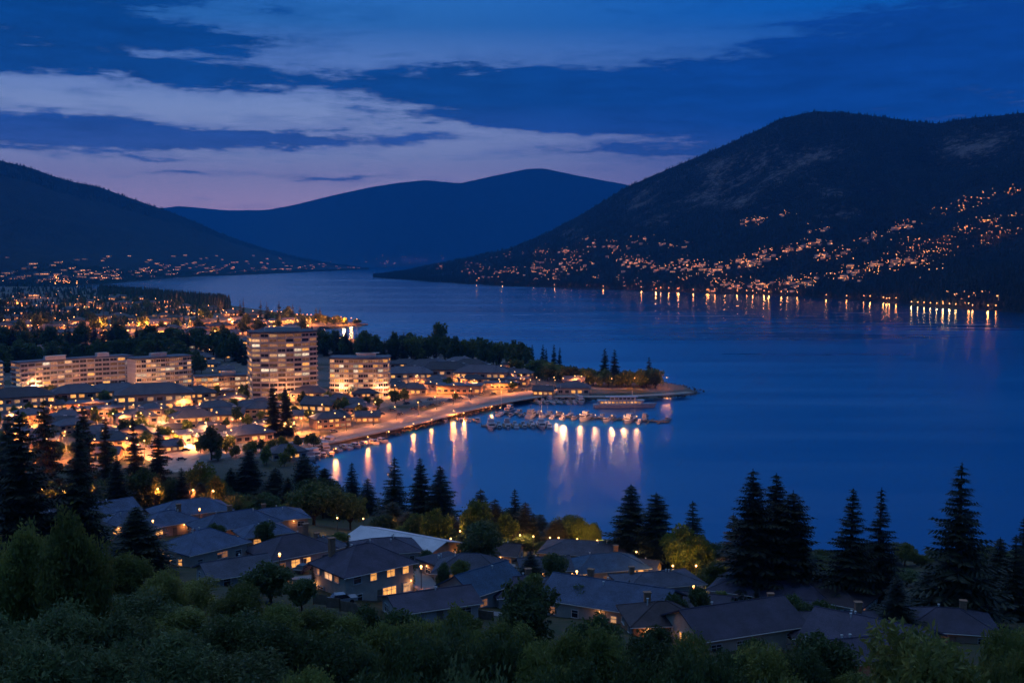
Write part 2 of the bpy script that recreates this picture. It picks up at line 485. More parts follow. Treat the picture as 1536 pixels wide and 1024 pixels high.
class Mountain:
    """cols: (photo x, foot distance, ridge row, ridge distance); fall-off behind the ridge"""
    def __init__(s, name, label, cols, rockblobs, mat, a=0.35, pw=1.9, amp=0.12, step=3.0, rows=110, nscale=0.0011, seed=0.0):
        cols = sorted(cols); xs = [c[0] for c in cols]
        s.xs = np.arange(xs[0], xs[-1] + step, step)
        def smooth(k):
            v = np.interp(s.xs, xs, k); ker = np.hanning(9); ker /= ker.sum()
            return np.convolve(np.pad(v, 4, mode='edge'), ker, 'valid')
        d0 = smooth([c[1] for c in cols]); ry = smooth([c[2] for c in cols]); d1 = smooth([c[3] for c in cols])
        s.T = np.concatenate([np.linspace(-0.06, 1, rows), np.linspace(1.02, 1.6, 22)])
        nx, nt = len(s.xs), len(s.T)
        s.X = np.zeros((nx, nt)); s.Y = np.zeros((nx, nt)); s.Z = np.zeros((nx, nt)); s.K = np.zeros((nx, nt))
        for i, x in enumerate(s.xs):
            sl, _ = ray(x, 392); zr = CAMZ + d1[i] * ray(x, ry[i])[1]
            for j, tt in enumerate(s.T):
                Y = d0[i] + (d1[i] - d0[i]) * tt; X = sl * Y
                if tt < 0: z = tt * 140 - 0.5
                elif tt <= 1:
                    z = zr * (a * tt + (1 - a) * tt ** pw)
                    env = min(1, tt * 5) * min(1, (1 - tt) * 4 + 0.02)
                    n = noise.fractal(Vector((X * nscale, Y * nscale, seed)), 0.9, 2.1, 6)
                    r = 1 - 2 * abs(noise.fractal(Vector((X * nscale * 1.9, Y * nscale * 0.9, seed + 5)), 0.9, 2.1, 4))
                    z += zr * amp * env * (n * 1.2 + r * 0.5 - 0.3) + 3 * min(1, tt * 10) * noise.noise(Vector((X * 0.01, Y * 0.01, seed)))
                    z = max(z, 0.6 + min(30.0, zr * 0.25) * tt)
                else: z = zr * (1 - (tt - 1) ** 1.3 * 1.1) + 0
                s.X[i, j] = X; s.Y[i, j] = Y; s.Z[i, j] = z
                if rockblobs:
                    rr = row(Y, z); k = 0
                    for bx, by, rx, ryy in rockblobs:
                        q = ((x - bx) / rx) ** 2 + ((rr - by) / ryy) ** 2
                        k = max(k, math.exp(-q * 0.7) * 0.85)
                    s.K[i, j] = k * (0.5 + 0.9 * noise.noise(Vector((X * 0.006, Y * 0.006, 3.3)))) * (1 if tt < 0.96 else 0)
        V = np.stack([s.X, s.Y, s.Z], -1).reshape(-1, 3)
        i = (np.arange(nx - 1)[:, None] * nt + np.arange(nt - 1)[None, :]).ravel()
        me = npmesh(name, V, np.stack([i, i + nt, i + nt + 1, i + 1], -1), mat, smooth=True)
        at_ = me.attributes.new('rock', 'FLOAT', 'POINT'); at_.data.foreach_set('value', s.K.ravel().astype(np.float32))
        s.o = tag(mobj(name, me), label, None, kind='structure')
        s.rowv = row(s.Y, s.Z)
    def hit(s, x, y):
        """first surface point seen at photo (x, y)"""
        f = (x - s.xs[0]) / (s.xs[1] - s.xs[0]); i = int(max(0, min(len(s.xs) - 1, round(f))))
        rr = s.rowv[i]; k = np.argmax((rr <= y) & (s.T >= 0))
        if not rr[k] <= y: return None
        k = max(k, 1); t = (rr[k - 1] - y) / max(rr[k - 1] - rr[k], 1e-6); t = min(max(t, 0), 1)
        Y = s.Y[i, k - 1] * (1 - t) + s.Y[i, k] * t; z = s.Z[i, k - 1] * (1 - t) + s.Z[i, k] * t
        return ray(x, y)[0] * Y, Y, z
    def sample(s, n, tmin=0.0, tmax=1.05):
        i = np.random.rand(n) * (len(s.xs) - 1.001); j0 = np.searchsorted(s.T, tmin); j1 = np.searchsorted(s.T, tmax)
        j = j0 + np.random.rand(n) * (j1 - j0 - 1.001)
        a, b = i.astype(int), j.astype(int); u, v = i - a, j - b
        def bl(G): return G[a, b] * (1 - u) * (1 - v) + G[a + 1, b] * u * (1 - v) + G[a, b + 1] * (1 - u) * v + G[a + 1, b + 1] * u * v
        return bl(s.X), bl(s.Y), bl(s.Z), bl(s.K)

def D0(y): return at(768, y, 0)[1]
mm_right = mountain_material('mountain_near', (0.016, 0.021, 0.018), (0.009, 0.012, 0.011), (0.17, 0.16, 0.155))
mm_blue = mountain_material('mountain_hazy', (0.05, 0.09, 0.13), (0.04, 0.075, 0.11), (0.07, 0.07, 0.07))  # blue air haze mixed into the forest colours, besides the haze volume
mm_far = mountain_material('mountain_far', (0.026, 0.032, 0.03), (0.02, 0.025, 0.025), (0.07, 0.07, 0.07))
right = Mountain('mountain', 'big rounded mountain with rocky slopes and lit houses on its lower flank', [
    (560, D0(416), 413.5, 6500), (600, D0(419), 408, 6700), (640, D0(422), 400, 6700), (700, D0(426), 387, 6600), (760, D0(429), 374, 6400), (820, D0(431), 350, 6200),
    (880, D0(433.5), 317, 6000), (940, D0(435.5), 280, 5800), (1000, D0(438), 254, 5600), (1060, D0(440), 229, 5400), (1120, D0(442), 202, 5300),
    (1170, D0(444), 177, 5200), (1220, D0(447), 167, 5100), (1280, D0(450), 171, 5000), (1330, D0(454), 178, 4900), (1400, D0(461), 186, 4800),
    (1440, D0(463.5), 179, 4700), (1536, D0(470), 169, 4500), (1650, D0(478), 172, 4400), (1900, D0(490), 210, 4300)],
    [(1110, 255, 130, 35), (970, 305, 45, 30), (1190, 235, 60, 25), (1080, 300, 80, 14), (1460, 215, 70, 25), (1250, 290, 25, 8), (1270, 320, 40, 8), (860, 350, 30, 10)], mm_right, a=0.3, pw=1.7, amp=0.10)
left = Mountain('mountain', 'dark wooded slope coming down from the left to the far shore', [
    (-350, D0(431), 150, 7600), (-150, D0(431), 205, 7700), (0, D0(431), 240, 7900), (50, D0(431), 252, 8200), (100, D0(430), 270, 8500), (150, D0(427), 280, 8800), (200, D0(422.5), 298, 9200), (250, D0(417.5), 315, 9600),
    (300, D0(414.5), 336, 10000), (350, D0(413), 358, 10800), (400, D0(411), 374, 11800), (440, D0(409), 385, 12200), (500, D0(406.5), 397, 12600), (553, D0(404.3), 403.6, 12700)],
    [], mm_far, a=0.10, pw=2.3, amp=0.09, nscale=0.0006, seed=2.0)
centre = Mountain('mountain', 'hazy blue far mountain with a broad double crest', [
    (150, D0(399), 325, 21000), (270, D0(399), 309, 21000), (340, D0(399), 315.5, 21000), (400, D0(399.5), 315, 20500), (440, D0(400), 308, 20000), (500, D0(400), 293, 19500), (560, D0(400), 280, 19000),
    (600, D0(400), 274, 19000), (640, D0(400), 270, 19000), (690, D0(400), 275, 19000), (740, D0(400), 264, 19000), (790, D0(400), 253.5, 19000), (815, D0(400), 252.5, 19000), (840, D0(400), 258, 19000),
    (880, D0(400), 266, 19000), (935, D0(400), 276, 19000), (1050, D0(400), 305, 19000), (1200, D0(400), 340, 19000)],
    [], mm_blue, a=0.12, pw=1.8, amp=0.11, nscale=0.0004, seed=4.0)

def cone_field(name, label, X, Y, Z, H, mat, sides=5, wr=0.22):
    """many small conifers in one mesh (a far-off wood)"""
    n = len(X)
    ang = np.random.rand(n)[:, None] * 2 * PI + np.arange(sides)[None, :] * 2 * PI / sides
    rr = H[:, None] * wr * (0.8 + 0.4 * np.random.rand(n, sides))
    base = np.stack([X[:, None] + rr * np.cos(ang), Y[:, None] + rr * np.sin(ang), np.repeat((Z + H * 0.08)[:, None], sides, 1)], -1)
    base2 = np.stack([X[:, None] + rr * 0.62 * np.cos(ang + .5), Y[:, None] + rr * 0.62 * np.sin(ang + .5), np.repeat((Z + H * 0.45)[:, None], sides, 1)], -1)
    low = np.stack([X, Y, Z - 2], -1)[:, None]; mid = np.stack([X, Y, Z + H * 0.68], -1)[:, None]; top = np.stack([X, Y, Z + H], -1)[:, None]
    V = np.concatenate([base, mid, base2, top], 1); k = V.shape[1]
    o = np.arange(n)[:, None, None] * k
    a = np.arange(sides)
    f1 = np.stack([a, (a + 1) % sides, np.full(sides, sides)], -1)
    f2 = np.stack([a + sides + 1, (a + 1) % sides + sides + 1, np.full(sides, 2 * sides + 1)], -1)
    Fq = (np.concatenate([f1, f2])[None] + o).reshape(-1, 3)
    me = npmesh(name, V.reshape(-1, 3), Fq, mat)
    return tag(mobj(name, me), label, None, kind='stuff')

def wood_on(mt, n, tmin, tmax, h0, h1, label, clear=()):
    X, Y, Z, K = mt.sample(n, tmin, tmax)
    dens = np.array([noise.noise(Vector((x * 0.004, y * 0.004, 9))) for x, y in zip(X, Y)])
    keep = (K + np.random.rand(n) * 0.3 < 0.36) & (dens + np.random.rand(n) * 0.8 > -0.05)
    X, Y, Z = X[keep], Y[keep], Z[keep]
    H = h0 + (h1 - h0) * np.random.rand(len(X))
    return cone_field('forest', label, X, Y, Z, H, M['needle_far'])
wood_on(left, 9000, 0.0, 0.3, 10, 18, 'dark woods on the far left slope')
wood_on(left, 5000, 0.9, 1.02, 14, 26, 'woods along the crest of the left slope')

exec_parts = True
#PART2

# ------------------------------------------------------------------ trees: meshes shared by the copies
def quads_mesh(name, C, U, W, mat, fold=0.25):
    """rhombus leaves: centre C, long axis U, half width W"""
    N = np.cross(U, W); ln = np.linalg.norm(N, axis=1, keepdims=True) + 1e-9
    N = N / ln * np.linalg.norm(W, axis=1, keepdims=True) * fold
    a = C - U; b = C + W + N; c = C + U; d = C - W + N
    V = np.stack([a, b, c, d], 1).reshape(-1, 3)
    o = np.arange(len(C))[:, None] * 4
    Fq = np.concatenate([o + np.array([[0, 1, 2]]), o + np.array([[0, 2, 3]])])
    return npmesh(name, V, Fq, mat)

def unit(n):
    v = np.random.randn(n, 3); return v / np.linalg.norm(v, axis=1, keepdims=True)

def conifer(h, r, whorls, per, steps, twig, mat, power=0.85, base=0.08, droop=0.28, gap=0.0, jitter=0.15):
    """spruce or fir: whorls of drooping branches set with needle sprays; returns (trunk mesh, crown mesh)"""
    tb = MB(); tb.tube((0, 0, -1.5), (0, 0, h * 0.5), h * 0.018, h * 0.011, 7); tb.tube((0, 0, h * 0.5), (0, 0, h * 0.985), h * 0.011, h * 0.002, 5)
    C, U, W = [], [], []
    for i in range(whorls):
        f = (i + R.random() * 0.5) / whorls; z0 = h * (base + (0.985 - base) * f)
        rad = r * (1 - f) ** power * (0.82 + 0.18 * math.sin(i * 2.4)) + 0.02 * h * (1 - f) + 0.12
        k = max(4, int(per * (0.6 + 0.6 * (1 - f))))
        a0 = R.random() * 6.28
        for j in range(k):
            if R.random() < gap: continue
            a = a0 + 2 * PI * j / k + R.uniform(-0.25, 0.25); L = rad * R.uniform(1 - jitter * 2, 1 + jitter)
            ca, sa = math.cos(a), math.sin(a); up = 0.35 * (f - 0.35)
            zj = z0 + R.uniform(-0.4, 0.4) * h / whorls
            if L > h * 0.09: tb.tube((0, 0, zj), (ca * L * 0.7, sa * L * 0.7, zj + L * 0.7 * up - droop * L * 0.5), 0.05, 0.02, 3)
            for s in range(steps):
                q = (s + 0.6) / steps; rr = L * q
                zz = zj + rr * up - droop * L * (q - 0.55 * q * q) * 1.1
                sp = twig * L * (1.08 - q) * 0.75 + 0.16 * twig * r + 0.12
                wd = max(0.10, L / steps * 0.62)
                for sd in (-1, 1):
                    dx, dy = -sa * sd, ca * sd
                    dirx, diry, dirz = dx * 0.8 + ca * 0.65, dy * 0.8 + sa * 0.65, -0.28 + R.uniform(-0.18, 0.12)
                    u = np.array([dirx, diry, dirz]) * sp * 0.5 * R.uniform(0.75, 1.2)
                    c = np.array([ca * rr, sa * rr, zz]) + u
                    C.append(c); U.append(u); W.append(np.array([ca * wd * 0.6, sa * wd * 0.6, -0.15 * wd]))
                # hanging spray under the branch
                hg = sp * 0.45
                C.append(np.array([ca * rr, sa * rr, zz - hg * 0.3])); U.append(np.array([ca * wd, sa * wd, -0.1])); W.append(np.array([R.uniform(-.1, .1), R.uniform(-.1, .1), -hg * 0.55]))
    # leader
    for k in range(8):
        a = k * 2.4; C.append(np.array([0, 0, h * (0.955 + 0.006 * k)])); U.append(np.array([math.cos(a), math.sin(a), 0.4]) * 0.02 * h * (1 - k / 10)); W.append(np.array([0, 0, 0.05 * 1]) + 0.0)
    crown = quads_mesh('crown', np.array(C), np.array(U), np.array(W), mat)
    return tb.mesh('trunk', M['bark']), crown

def broadleaf(h, r, n, size, mat, lobes=14, trunkh=0.25, squash=1.0, seed=0, inner=0.35, long=1.5):
    """leafy tree: forking limbs that carry a crown of leaf clusters; returns (trunk mesh, crown mesh)"""
    tb = MB(); th = h * trunkh
    tb.tube((0, 0, -1.5), (0, 0, th), h * 0.03, h * 0.022, 8)
    cz = (h + th * 0.8) / 2; hz = (h - th * 0.8) / 2
    cen = []
    for i in range(lobes):
        v = unit(1)[0]; q = R.uniform(0.35, 0.8)
        c = np.array([v[0] * r * q, v[1] * r * q, cz + v[2] * hz * q * squash]); s = r * R.uniform(0.26, 0.46)
        if c[2] - s < th * 0.5: c[2] = th * 0.5 + s
        cen.append((c, s))
    cen.append((np.array([0, 0, h - r * 0.34]), r * 0.34)); cen.append((np.array([0, 0, cz]), r * 0.6))
    for c, s in cen:
        mid = (c[0] * 0.35, c[1] * 0.35, th + (c[2] - th) * 0.45)
        tb.tube((0, 0, th * 0.9), mid, h * 0.014, h * 0.009, 5); tb.tube(mid, tuple(c), h * 0.009, h * 0.003, 4)
    wts = np.array([s ** 2 for c, s in cen]); wts /= wts.sum()
    idx = np.random.choice(len(cen), n, p=wts)
    cc = np.array([c for c, s in cen])[idx]; ss = np.array([s for c, s in cen])[idx]
    d = unit(n); rad = (inner + (1 - inner) * np.random.rand(n) ** 0.45) * (1 + 0.22 * np.random.randn(n).clip(-1.5, 1.8) * 0.6)
    # small sprigs: leaves gather in tufts
    tuft = np.round(d * 3.2 + 0.35 * np.random.randn(n, 3)) / 3.2
    d = d * 0.45 + tuft * 0.55
    P = cc + d * (ss * rad)[:, None]
    P[:, 2] = np.maximum(P[:, 2], th * 0.35)
    u = unit(n) * 0.8 + d * 0.5 + np.array([0, 0, -0.15]); u /= np.linalg.norm(u, axis=1, keepdims=True)
    w = np.cross(u, unit(n)); w /= np.linalg.norm(w, axis=1, keepdims=True) + 1e-9
    sz = size * (0.6 + 0.8 * np.random.rand(n))[:, None]
    return tb.mesh('trunk', M['bark']), quads_mesh('crown', P, u * sz * 0.5 * long, w * sz * 0.32, mat)

TREES = {}
def proto(kind, *meshes): TREES.setdefault(kind, []).append(meshes)
for i in range(4): proto('spruce', *conifer(20, 5.4, 30, 9, 7, 0.55, M['needle'], power=0.85 + 0.1 * i, droop=0.20 + 0.05 * i, gap=0.05 + 0.05 * i, jitter=0.2))
for i in range(4): proto('dense_spruce', *conifer(20, 4.6, 32, 12, 6, 0.6, M['needle'], power=0.55 + 0.09 * i, droop=0.30 + 0.04 * i, gap=0.03 * i, jitter=0.2))
for i in range(2): proto('slim_fir', *conifer(20, 3.6, 26, 9, 5, 0.6, M['needle'], power=0.75, droop=0.3))
for i in range(3): proto('park_fir', *conifer(20, 4.4, 15, 9, 3, 0.9, M['needle'], power=0.6, droop=0.3))
for i in range(2): proto('warm_fir', *conifer(20, 4.6, 24, 10, 5, 0.7, M['needle_warm'], power=0.6, droop=0.3))
for i in range(3): proto('far_fir', *conifer(20, 5.0, 9, 7, 2, 1.3, M['needle_far'], power=0.7, droop=0.3))
for m_ in ('leaf', 'leaf_blue', 'leaf_pale', 'leaf_dark'):
    for i in range(2): proto('near_' + m_, *broadleaf(10, 5.0, 15000, 0.30, M[m_], lobes=22, trunkh=0.22, long=1.7))
for m_ in ('leaf', 'leaf_dark', 'leaf_olive'):
    for i in range(2): proto('mid_' + m_, *broadleaf(10, 4.6, 6500, 0.44, M[m_], lobes=16, trunkh=0.2, long=1.4))
for m_ in ('leaf', 'leaf_dark', 'leaf_olive'):
    for i in range(2): proto('park_' + m_, *broadleaf(10, 5.0, 1100, 1.0, M[m_], lobes=9, trunkh=0.2, long=1.2))
for kk in TREES.values():
    for a, b in kk: a.name = 'trunk'; b.name = 'crown'

TREE_H = dict(spruce=20, dense_spruce=20, slim_fir=20, park_fir=20, warm_fir=20, far_fir=20)
def tree(kind, X, Y, h, wf, name, label, cat, group=None, z=None, lean=0.0):
    tm, cm = R.choice(TREES[kind]); H0 = TREE_H.get(kind, 10)
    z = g1(X, Y) if z is None else z
    s = h / H0
    o = thing(name, label, cat, (X, Y, z - 0.1), R.random() * 6.28, group, (s * wf, s * wf, s))
    o.rotation_euler = (R.uniform(-.025, .025), R.uniform(-.025, .025), o.rotation_euler[2])
    mobj('trunk', tm, o); mobj('crown', cm, o)
    return o

def tree_px(kind, x, ytop, Y, wpx, name, label, cat, group=None):
    """tree at forward distance Y whose tip shows at photo (x, ytop) and whose crown is wpx photo pixels wide"""
    a, b = ray(x, ytop); X = a * Y; z = g1(X, Y); h = max(CAMZ + b * Y - z, 2.0)
    s = h / TREE_H.get(kind, 10)
    base_w = {'spruce': 10.6, 'dense_spruce': 9.0, 'slim_fir': 7.2, 'park_fir': 8.8, 'warm_fir': 9.0, 'far_fir': 10}.get(kind, 10.0)
    wf = (wpx * Y / F) / (base_w * s)
    return tree(kind, X, Y, h, wf, name, label, cat, group, z)

# --- tall conifers one can point at (x, tip row, distance, width, kind, label)
BIG = [
    (1441, 690, 165, 140, 'spruce', 'tallest dark spruce with layered drooping branches, standing clear against the lake at right'),
    (1136, 702, 196, 105, 'dense_spruce', 'tallest spruce of the dense lakeside trio, the left one with warm lit edge'),
    (1166, 708, 200, 95, 'dense_spruce', 'middle spruce of the dense lakeside trio behind the brown roofs'),
    (1192, 733, 196, 90, 'dense_spruce', 'right spruce of the dense lakeside trio behind the brown roofs'),
    (1277, 730, 190, 92, 'spruce', 'left spruce of the open pair against the lake, with airy layered boughs'),
    (1319, 729, 194, 92, 'spruce', 'right spruce of the open pair against the lake, with airy layered boughs'),
    (1501, 803, 190, 62, 'dense_spruce', 'short dark spruce just right of the tallest spruce'),
    (1527, 800, 175, 60, 'slim_fir', 'narrow dark spruce cut by the right edge'),
    (1535, 772, 200, 50, 'slim_fir', 'thin spruce tip at the far right edge over the water'),
    (1347, 862, 150, 95, 'spruce', 'shaggy low spruce beside the long brown roof, left of the tallest spruce'),
    (1395, 842, 172, 92, 'spruce', 'broad shaggy spruce filling the gap left of the tallest spruce'),
    (946, 724, 262, 72, 'dense_spruce', 'full spruce at the shore, taller left one of the pair behind the grey roofs'),
    (985, 737, 255, 72, 'dense_spruce', 'full spruce at the shore, right one of the pair behind the grey roofs'),
    (1041, 749, 265, 52, 'slim_fir', 'single slim spruce rising behind the olive leafy tree'),
    (1100, 768, 222, 50, 'warm_fir', 'shorter fir lit amber on the left flank of the dense spruce trio'),
    (590, 684, 330, 55, 'slim_fir', 'pointed spruce against the bay between two light streaks'),
    (632, 685, 322, 50, 'dense_spruce', 'left spruce of the close pair by the bay above the white roof'),
    (660, 697, 318, 66, 'dense_spruce', 'right, bushier spruce of the close pair by the bay above the white roof'),
    (527, 692, 372, 36, 'slim_fir', 'small pointed spruce at the bay edge, left of the other bay spruces'),
    (550, 716, 360, 42, 'slim_fir', 'low spruce between the small pointed one and the bay spruces'),
    (774, 732, 300, 38, 'slim_fir', 'slim spruce lit amber from below on the near shore'),
    (799, 768, 290, 28, 'slim_fir', 'little spruce just right of the slim amber spruce'),
    (720, 731, 305, 44, 'warm_fir', 'amber lit fir above the leafy trees by the near shore'),
    (741, 746, 300, 40, 'warm_fir', 'second amber lit fir, shorter, right beside the first'),
    (838, 776, 290, 36, 'warm_fir', 'dim brown fir between the small spruce and the yellow trees'),
    (34, 612, 185, 135, 'spruce', 'tall black spruce by the left edge with lamp light behind its trunk'),
    (111, 632, 192, 118, 'spruce', 'tall black spruce with ragged boughs, right one of the left edge pair'),
    (68, 592, 330, 56, 'warm_fir', 'dense reddish brown fir standing behind the two black spruces'),
    (124, 605, 335, 50, 'warm_fir', 'slim reddish brown fir behind the ragged black spruce'),
    (154, 622, 330, 36, 'warm_fir', 'lower reddish brown fir against the lit town'),
    (12, 618, 300, 50, 'dense_spruce', 'dark fir behind the left edge spruce'),
    (203, 620, 315, 62, 'spruce', 'open branched dark fir in front of the lit plaza, left one'),
    (236, 634, 318, 60, 'spruce', 'open branched dark fir in front of the lit plaza, right one'),
    (205, 757, 172, 100, 'dense_spruce', 'broad dark fir hiding the left ends of the blue roofs'),
    (372, 672, 350, 70, 'dense_spruce', 'dark broad fir in front of the small boat basin'),
    (345, 700, 345, 48, 'dense_spruce', 'dark fir left of the broad fir by the boat basin'),
    (412, 700, 340, 60, 'dense_spruce', 'rounded dark fir right of the broad fir by the boat basin'),
    (455, 680, 352, 58, 'dense_spruce', 'dark fir at the foot of the bay, left of the bay spruces'),
    (487, 700, 350, 54, 'dense_spruce', 'dark fir whose right edge touches the bay water'),
    (174, 682, 290, 44, 'dense_spruce', 'small dark fir beside the lit path on the left'),
    (272, 700, 300, 40, 'slim_fir', 'dark slim fir before the yellow green tree'),
    (795, 824, 195, 80, 'spruce', 'shaggy dark fir between the round tree and the long low roof'),
    (409, 574, 538, 30, 'dense_spruce', 'left of two tall dark firs standing before the high tower'),
    (429, 576, 536, 32, 'dense_spruce', 'right of two tall dark firs standing before the high tower'),
    (907, 521, 800, 20, 'park_fir', 'left of two tall firs near the end of the point'),
    (922, 523, 800, 20, 'park_fir', 'right of two tall firs near the end of the point'),
    (974, 534, 770, 16, 'park_fir', 'lone fir standing over the tip of the point'),
]
for x, yt, Y, wpx, kind, label in BIG:
    tree_px(kind, x, yt, Y, wpx * (1.22 if Y < 400 else 1.05), 'spruce_tree' if kind != 'warm_fir' else 'fir_tree', label, 'conifer')

# --- leafy trees one can point at
LEAFY = [
    (1395, 938, 78, 250, 'near_leaf_pale', 'big bright green leafy tree at lower right, lightest in the picture'),
    (790, 868, 128, 130, 'mid_leaf_dark', 'large round dark tree in front of the blue roofed cottage'),
    (405, 842, 140, 95, 'mid_leaf_dark', 'round dark tree beside the house with two lit windows'),
    (452, 866, 138, 56, 'mid_leaf_dark', 'small dark tree touching the right side of the round dark tree'),
    (722, 780, 225, 92, 'mid_leaf_dark', 'big dark tree right of the white roofed building'),
    (470, 722, 292, 100, 'mid_leaf', 'large olive green tree left of the white roofed building'),
    (437, 752, 300, 66, 'mid_leaf', 'leafy tree joining the left side of the large olive one'),
    (525, 738, 300, 60, 'mid_leaf', 'leafy tree between the large olive tree and the bay spruces'),
    (1022, 784, 232, 88, 'mid_leaf_olive', 'olive yellow tree lit by a street lamp behind the grey roofs'),
    (1052, 800, 236, 54, 'mid_leaf_olive', 'smaller amber tree on the right side of the olive yellow tree'),
    (870, 774, 290, 38, 'mid_leaf_olive', 'golden tree lit by a lamp at the shore, left one'),
    (892, 782, 288, 36, 'mid_leaf_olive', 'golden tree lit by a lamp at the shore, right one'),
    (655, 760, 262, 52, 'mid_leaf_olive', 'amber brown round tree behind the white roof'),
    (622, 768, 270, 46, 'mid_leaf', 'dull green round tree behind the white roof'),
    (710, 748, 282, 60, 'mid_leaf_olive', 'amber lit leafy tree under the amber firs'),
    (755, 770, 280, 48, 'mid_leaf_olive', 'amber leafy tree below the slim amber spruce'),
    (605, 912, 118, 95, 'mid_leaf_dark', 'dark bushy tree in front of the big lit house'),
    (548, 906, 120, 70, 'mid_leaf_dark', 'dark bush at the lit corner of the big house'),
    (900, 920, 120, 100, 'mid_leaf_dark', 'dark tree before the brown garage lit orange'),
    (1228, 942, 110, 105, 'mid_leaf_dark', 'round dark tree beside the orange porch light at lower right'),
    (1190, 888, 152, 55, 'mid_leaf_dark', 'small round tree before the long brown roof'),
    (1235, 898, 150, 52, 'mid_leaf_dark', 'second small tree before the long brown roof'),
    (1048, 878, 162, 48, 'mid_leaf_dark', 'compact dark tree between the flat roof and the brown roof'),
    (1075, 838, 205, 58, 'mid_leaf', 'grey green leafy tree below the olive yellow tree'),
    (1105, 858, 200, 50, 'mid_leaf_dark', 'dim leafy tree at the foot of the dense spruces'),
    (508, 797, 228, 38, 'mid_leaf', 'small round green tree at the left end of the white roof'),
    (300, 690, 325, 64, 'mid_leaf_olive', 'yellow green tree glowing beside a lamp left of the dark firs'),
    (322, 712, 310, 48, 'mid_leaf_olive', 'second yellow green tree by the lamp, lower'),
    (178, 712, 302, 62, 'mid_leaf_dark', 'round dark tree left in the row above the blue roofs'),
    (218, 700, 306, 66, 'mid_leaf_dark', 'round dark tree, second in the row above the blue roofs'),
    (255, 716, 302, 54, 'mid_leaf_dark', 'round dark tree, third in the row above the blue roofs'),
    (305, 738, 304, 50, 'mid_leaf_dark', 'dark tree before the yellow green trees'),
    (352, 742, 306, 52, 'mid_leaf', 'green tree behind the blue roofs'),
    (400, 738, 310, 58, 'mid_leaf_dark', 'dark leafy tree above the roofs with three lit windows'),
    (316, 640, 470, 48, 'park_leaf_dark', 'wide crowned dark tree beside the bright plaza'),
    (658, 482, 1000, 38, 'park_leaf_dark', 'big round headed tree rising above the far shore wood'),
    (665, 842, 172, 34, 'mid_leaf_dark', 'small dark bush between the big house and the navy hip roof'),
    (985, 905, 128, 45, 'mid_leaf_dark', 'dark shrub left of the gabled house'),
    (1130, 925, 118, 60, 'mid_leaf_dark', 'dark shrub under the eaves of the gabled house'),
    (700, 905, 132, 45, 'mid_leaf', 'low green bush before the blue cottage'),
    (660, 918, 120, 48, 'mid_leaf_dark', 'dark shrub below the low grey shed roof'),
]
for x, yt, Y, wpx, kind, label in LEAFY:
    if Y < 160 and wpx < 125:      # low garden trees keep a round outline
        a_, b_ = ray(x, yt); hh_ = CAMZ + b_ * Y - g1(a_ * Y, Y); mx_ = wpx * Y / F * 1.25
        if hh_ > mx_: yt += (hh_ - mx_) * F / Y * 0.7; wpx *= 1.15
    tree_px(kind, x, yt, Y, wpx, 'leafy_tree', label, 'leafy tree')

# --- leafy slope closest to the camera: rows of crowns down the hill
def env(x, pts):
    return float(np.interp(x, [p[0] for p in pts], [p[1] for p in pts]))
TOP = [(-100, 810), (0, 815), (60, 812), (120, 815), (170, 838), (250, 862), (330, 880), (400, 905), (480, 914), (560, 922), (650, 922), (760, 930), (850, 944), (950, 958), (1050, 962), (1150, 974), (1250, 990), (1400, 1010), (1480, 960), (1540, 930), (1650, 920)]
near_rows = [('highest', 104, 0, 92, ['near_leaf', 'near_leaf_pale', 'near_leaf', 'near_leaf_dark']), ('second', 82, 38, 112, ['near_leaf', 'near_leaf_dark', 'near_leaf_blue']),
             ('third', 62, 88, 140, ['near_leaf_dark', 'near_leaf', 'near_leaf_blue']), ('lowest', 44, 150, 180, ['near_leaf_blue', 'near_leaf', 'near_leaf_dark'])]
for rn, Y, dy, wpx, kinds in near_rows:
    xs_ = []; x = -40 + R.random() * 30
    while x < 1590: xs_.append(x); x += wpx * R.uniform(0.50, 0.74)
    spots = []
    for i, x in enumerate(xs_):
        yt = env(x, TOP) + dy + R.uniform(-14, 16)
        if yt > 1050: continue
        if rn == 'highest' and 1290 < x < 1480: continue
        spots.append((x, yt))
    for i, (x, yt) in enumerate(spots):
        k = R.choice(kinds)
        if x < 330 and rn in ('third', 'lowest'): k = 'near_leaf_blue'
        tree_px(k, x, yt, Y * R.uniform(0.94, 1.07), wpx * R.uniform(0.95, 1.25), 'leafy_tree',
                f'leafy tree in the {rn} row of the near wooded slope, {ordinal(i, len(spots))}', 'leafy tree', 'leafy trees on the near slope')
for i, (x, yt, w) in enumerate([(108, 778, 120), (30, 795, 110), (70, 800, 100)]):
    tree_px('near_leaf', x, yt, 72 + i * 4, w, 'leafy_tree', ['feathery young tree rising highest from the near slope, before the black spruces', 'feathery tree at the left edge of the near slope', 'feathery tree between the two others at far left'][i], 'leafy tree')

# --- belt of trees along the shore and among the houses
def belt(pts, kinds, name, cat, labelfmt, group, w=(40, 60)):
    pts = sorted(pts)
    for i, (x, yt, Y) in enumerate(pts):
        tree_px(R.choice(kinds), x, yt, Y, R.uniform(*w), name, labelfmt.format(ordinal(i, len(pts))), cat, group)
belt([(x, env(x, [(560, 775), (700, 800), (850, 806), (930, 812), (1100, 830), (1230, 840), (1540, 845)]) + R.uniform(-8, 8), R.uniform(268, 290)) for x in range(575, 1240, 30)],
     ['mid_leaf_dark', 'mid_leaf', 'mid_leaf_dark'], 'leafy_tree', 'leafy tree', 'low leafy tree in the shore hedge behind the roofs, {}', 'low leafy trees along the near shore', (36, 58))
belt([(x, R.uniform(838, 872), R.uniform(205, 240)) for x in range(1225, 1560, 34)], ['mid_leaf_dark', 'mid_leaf', 'dense_spruce'], 'leafy_tree', 'leafy tree',
     'dim tree at the foot of the right hand spruces, {}', 'trees at the foot of the right hand spruces', (44, 66))
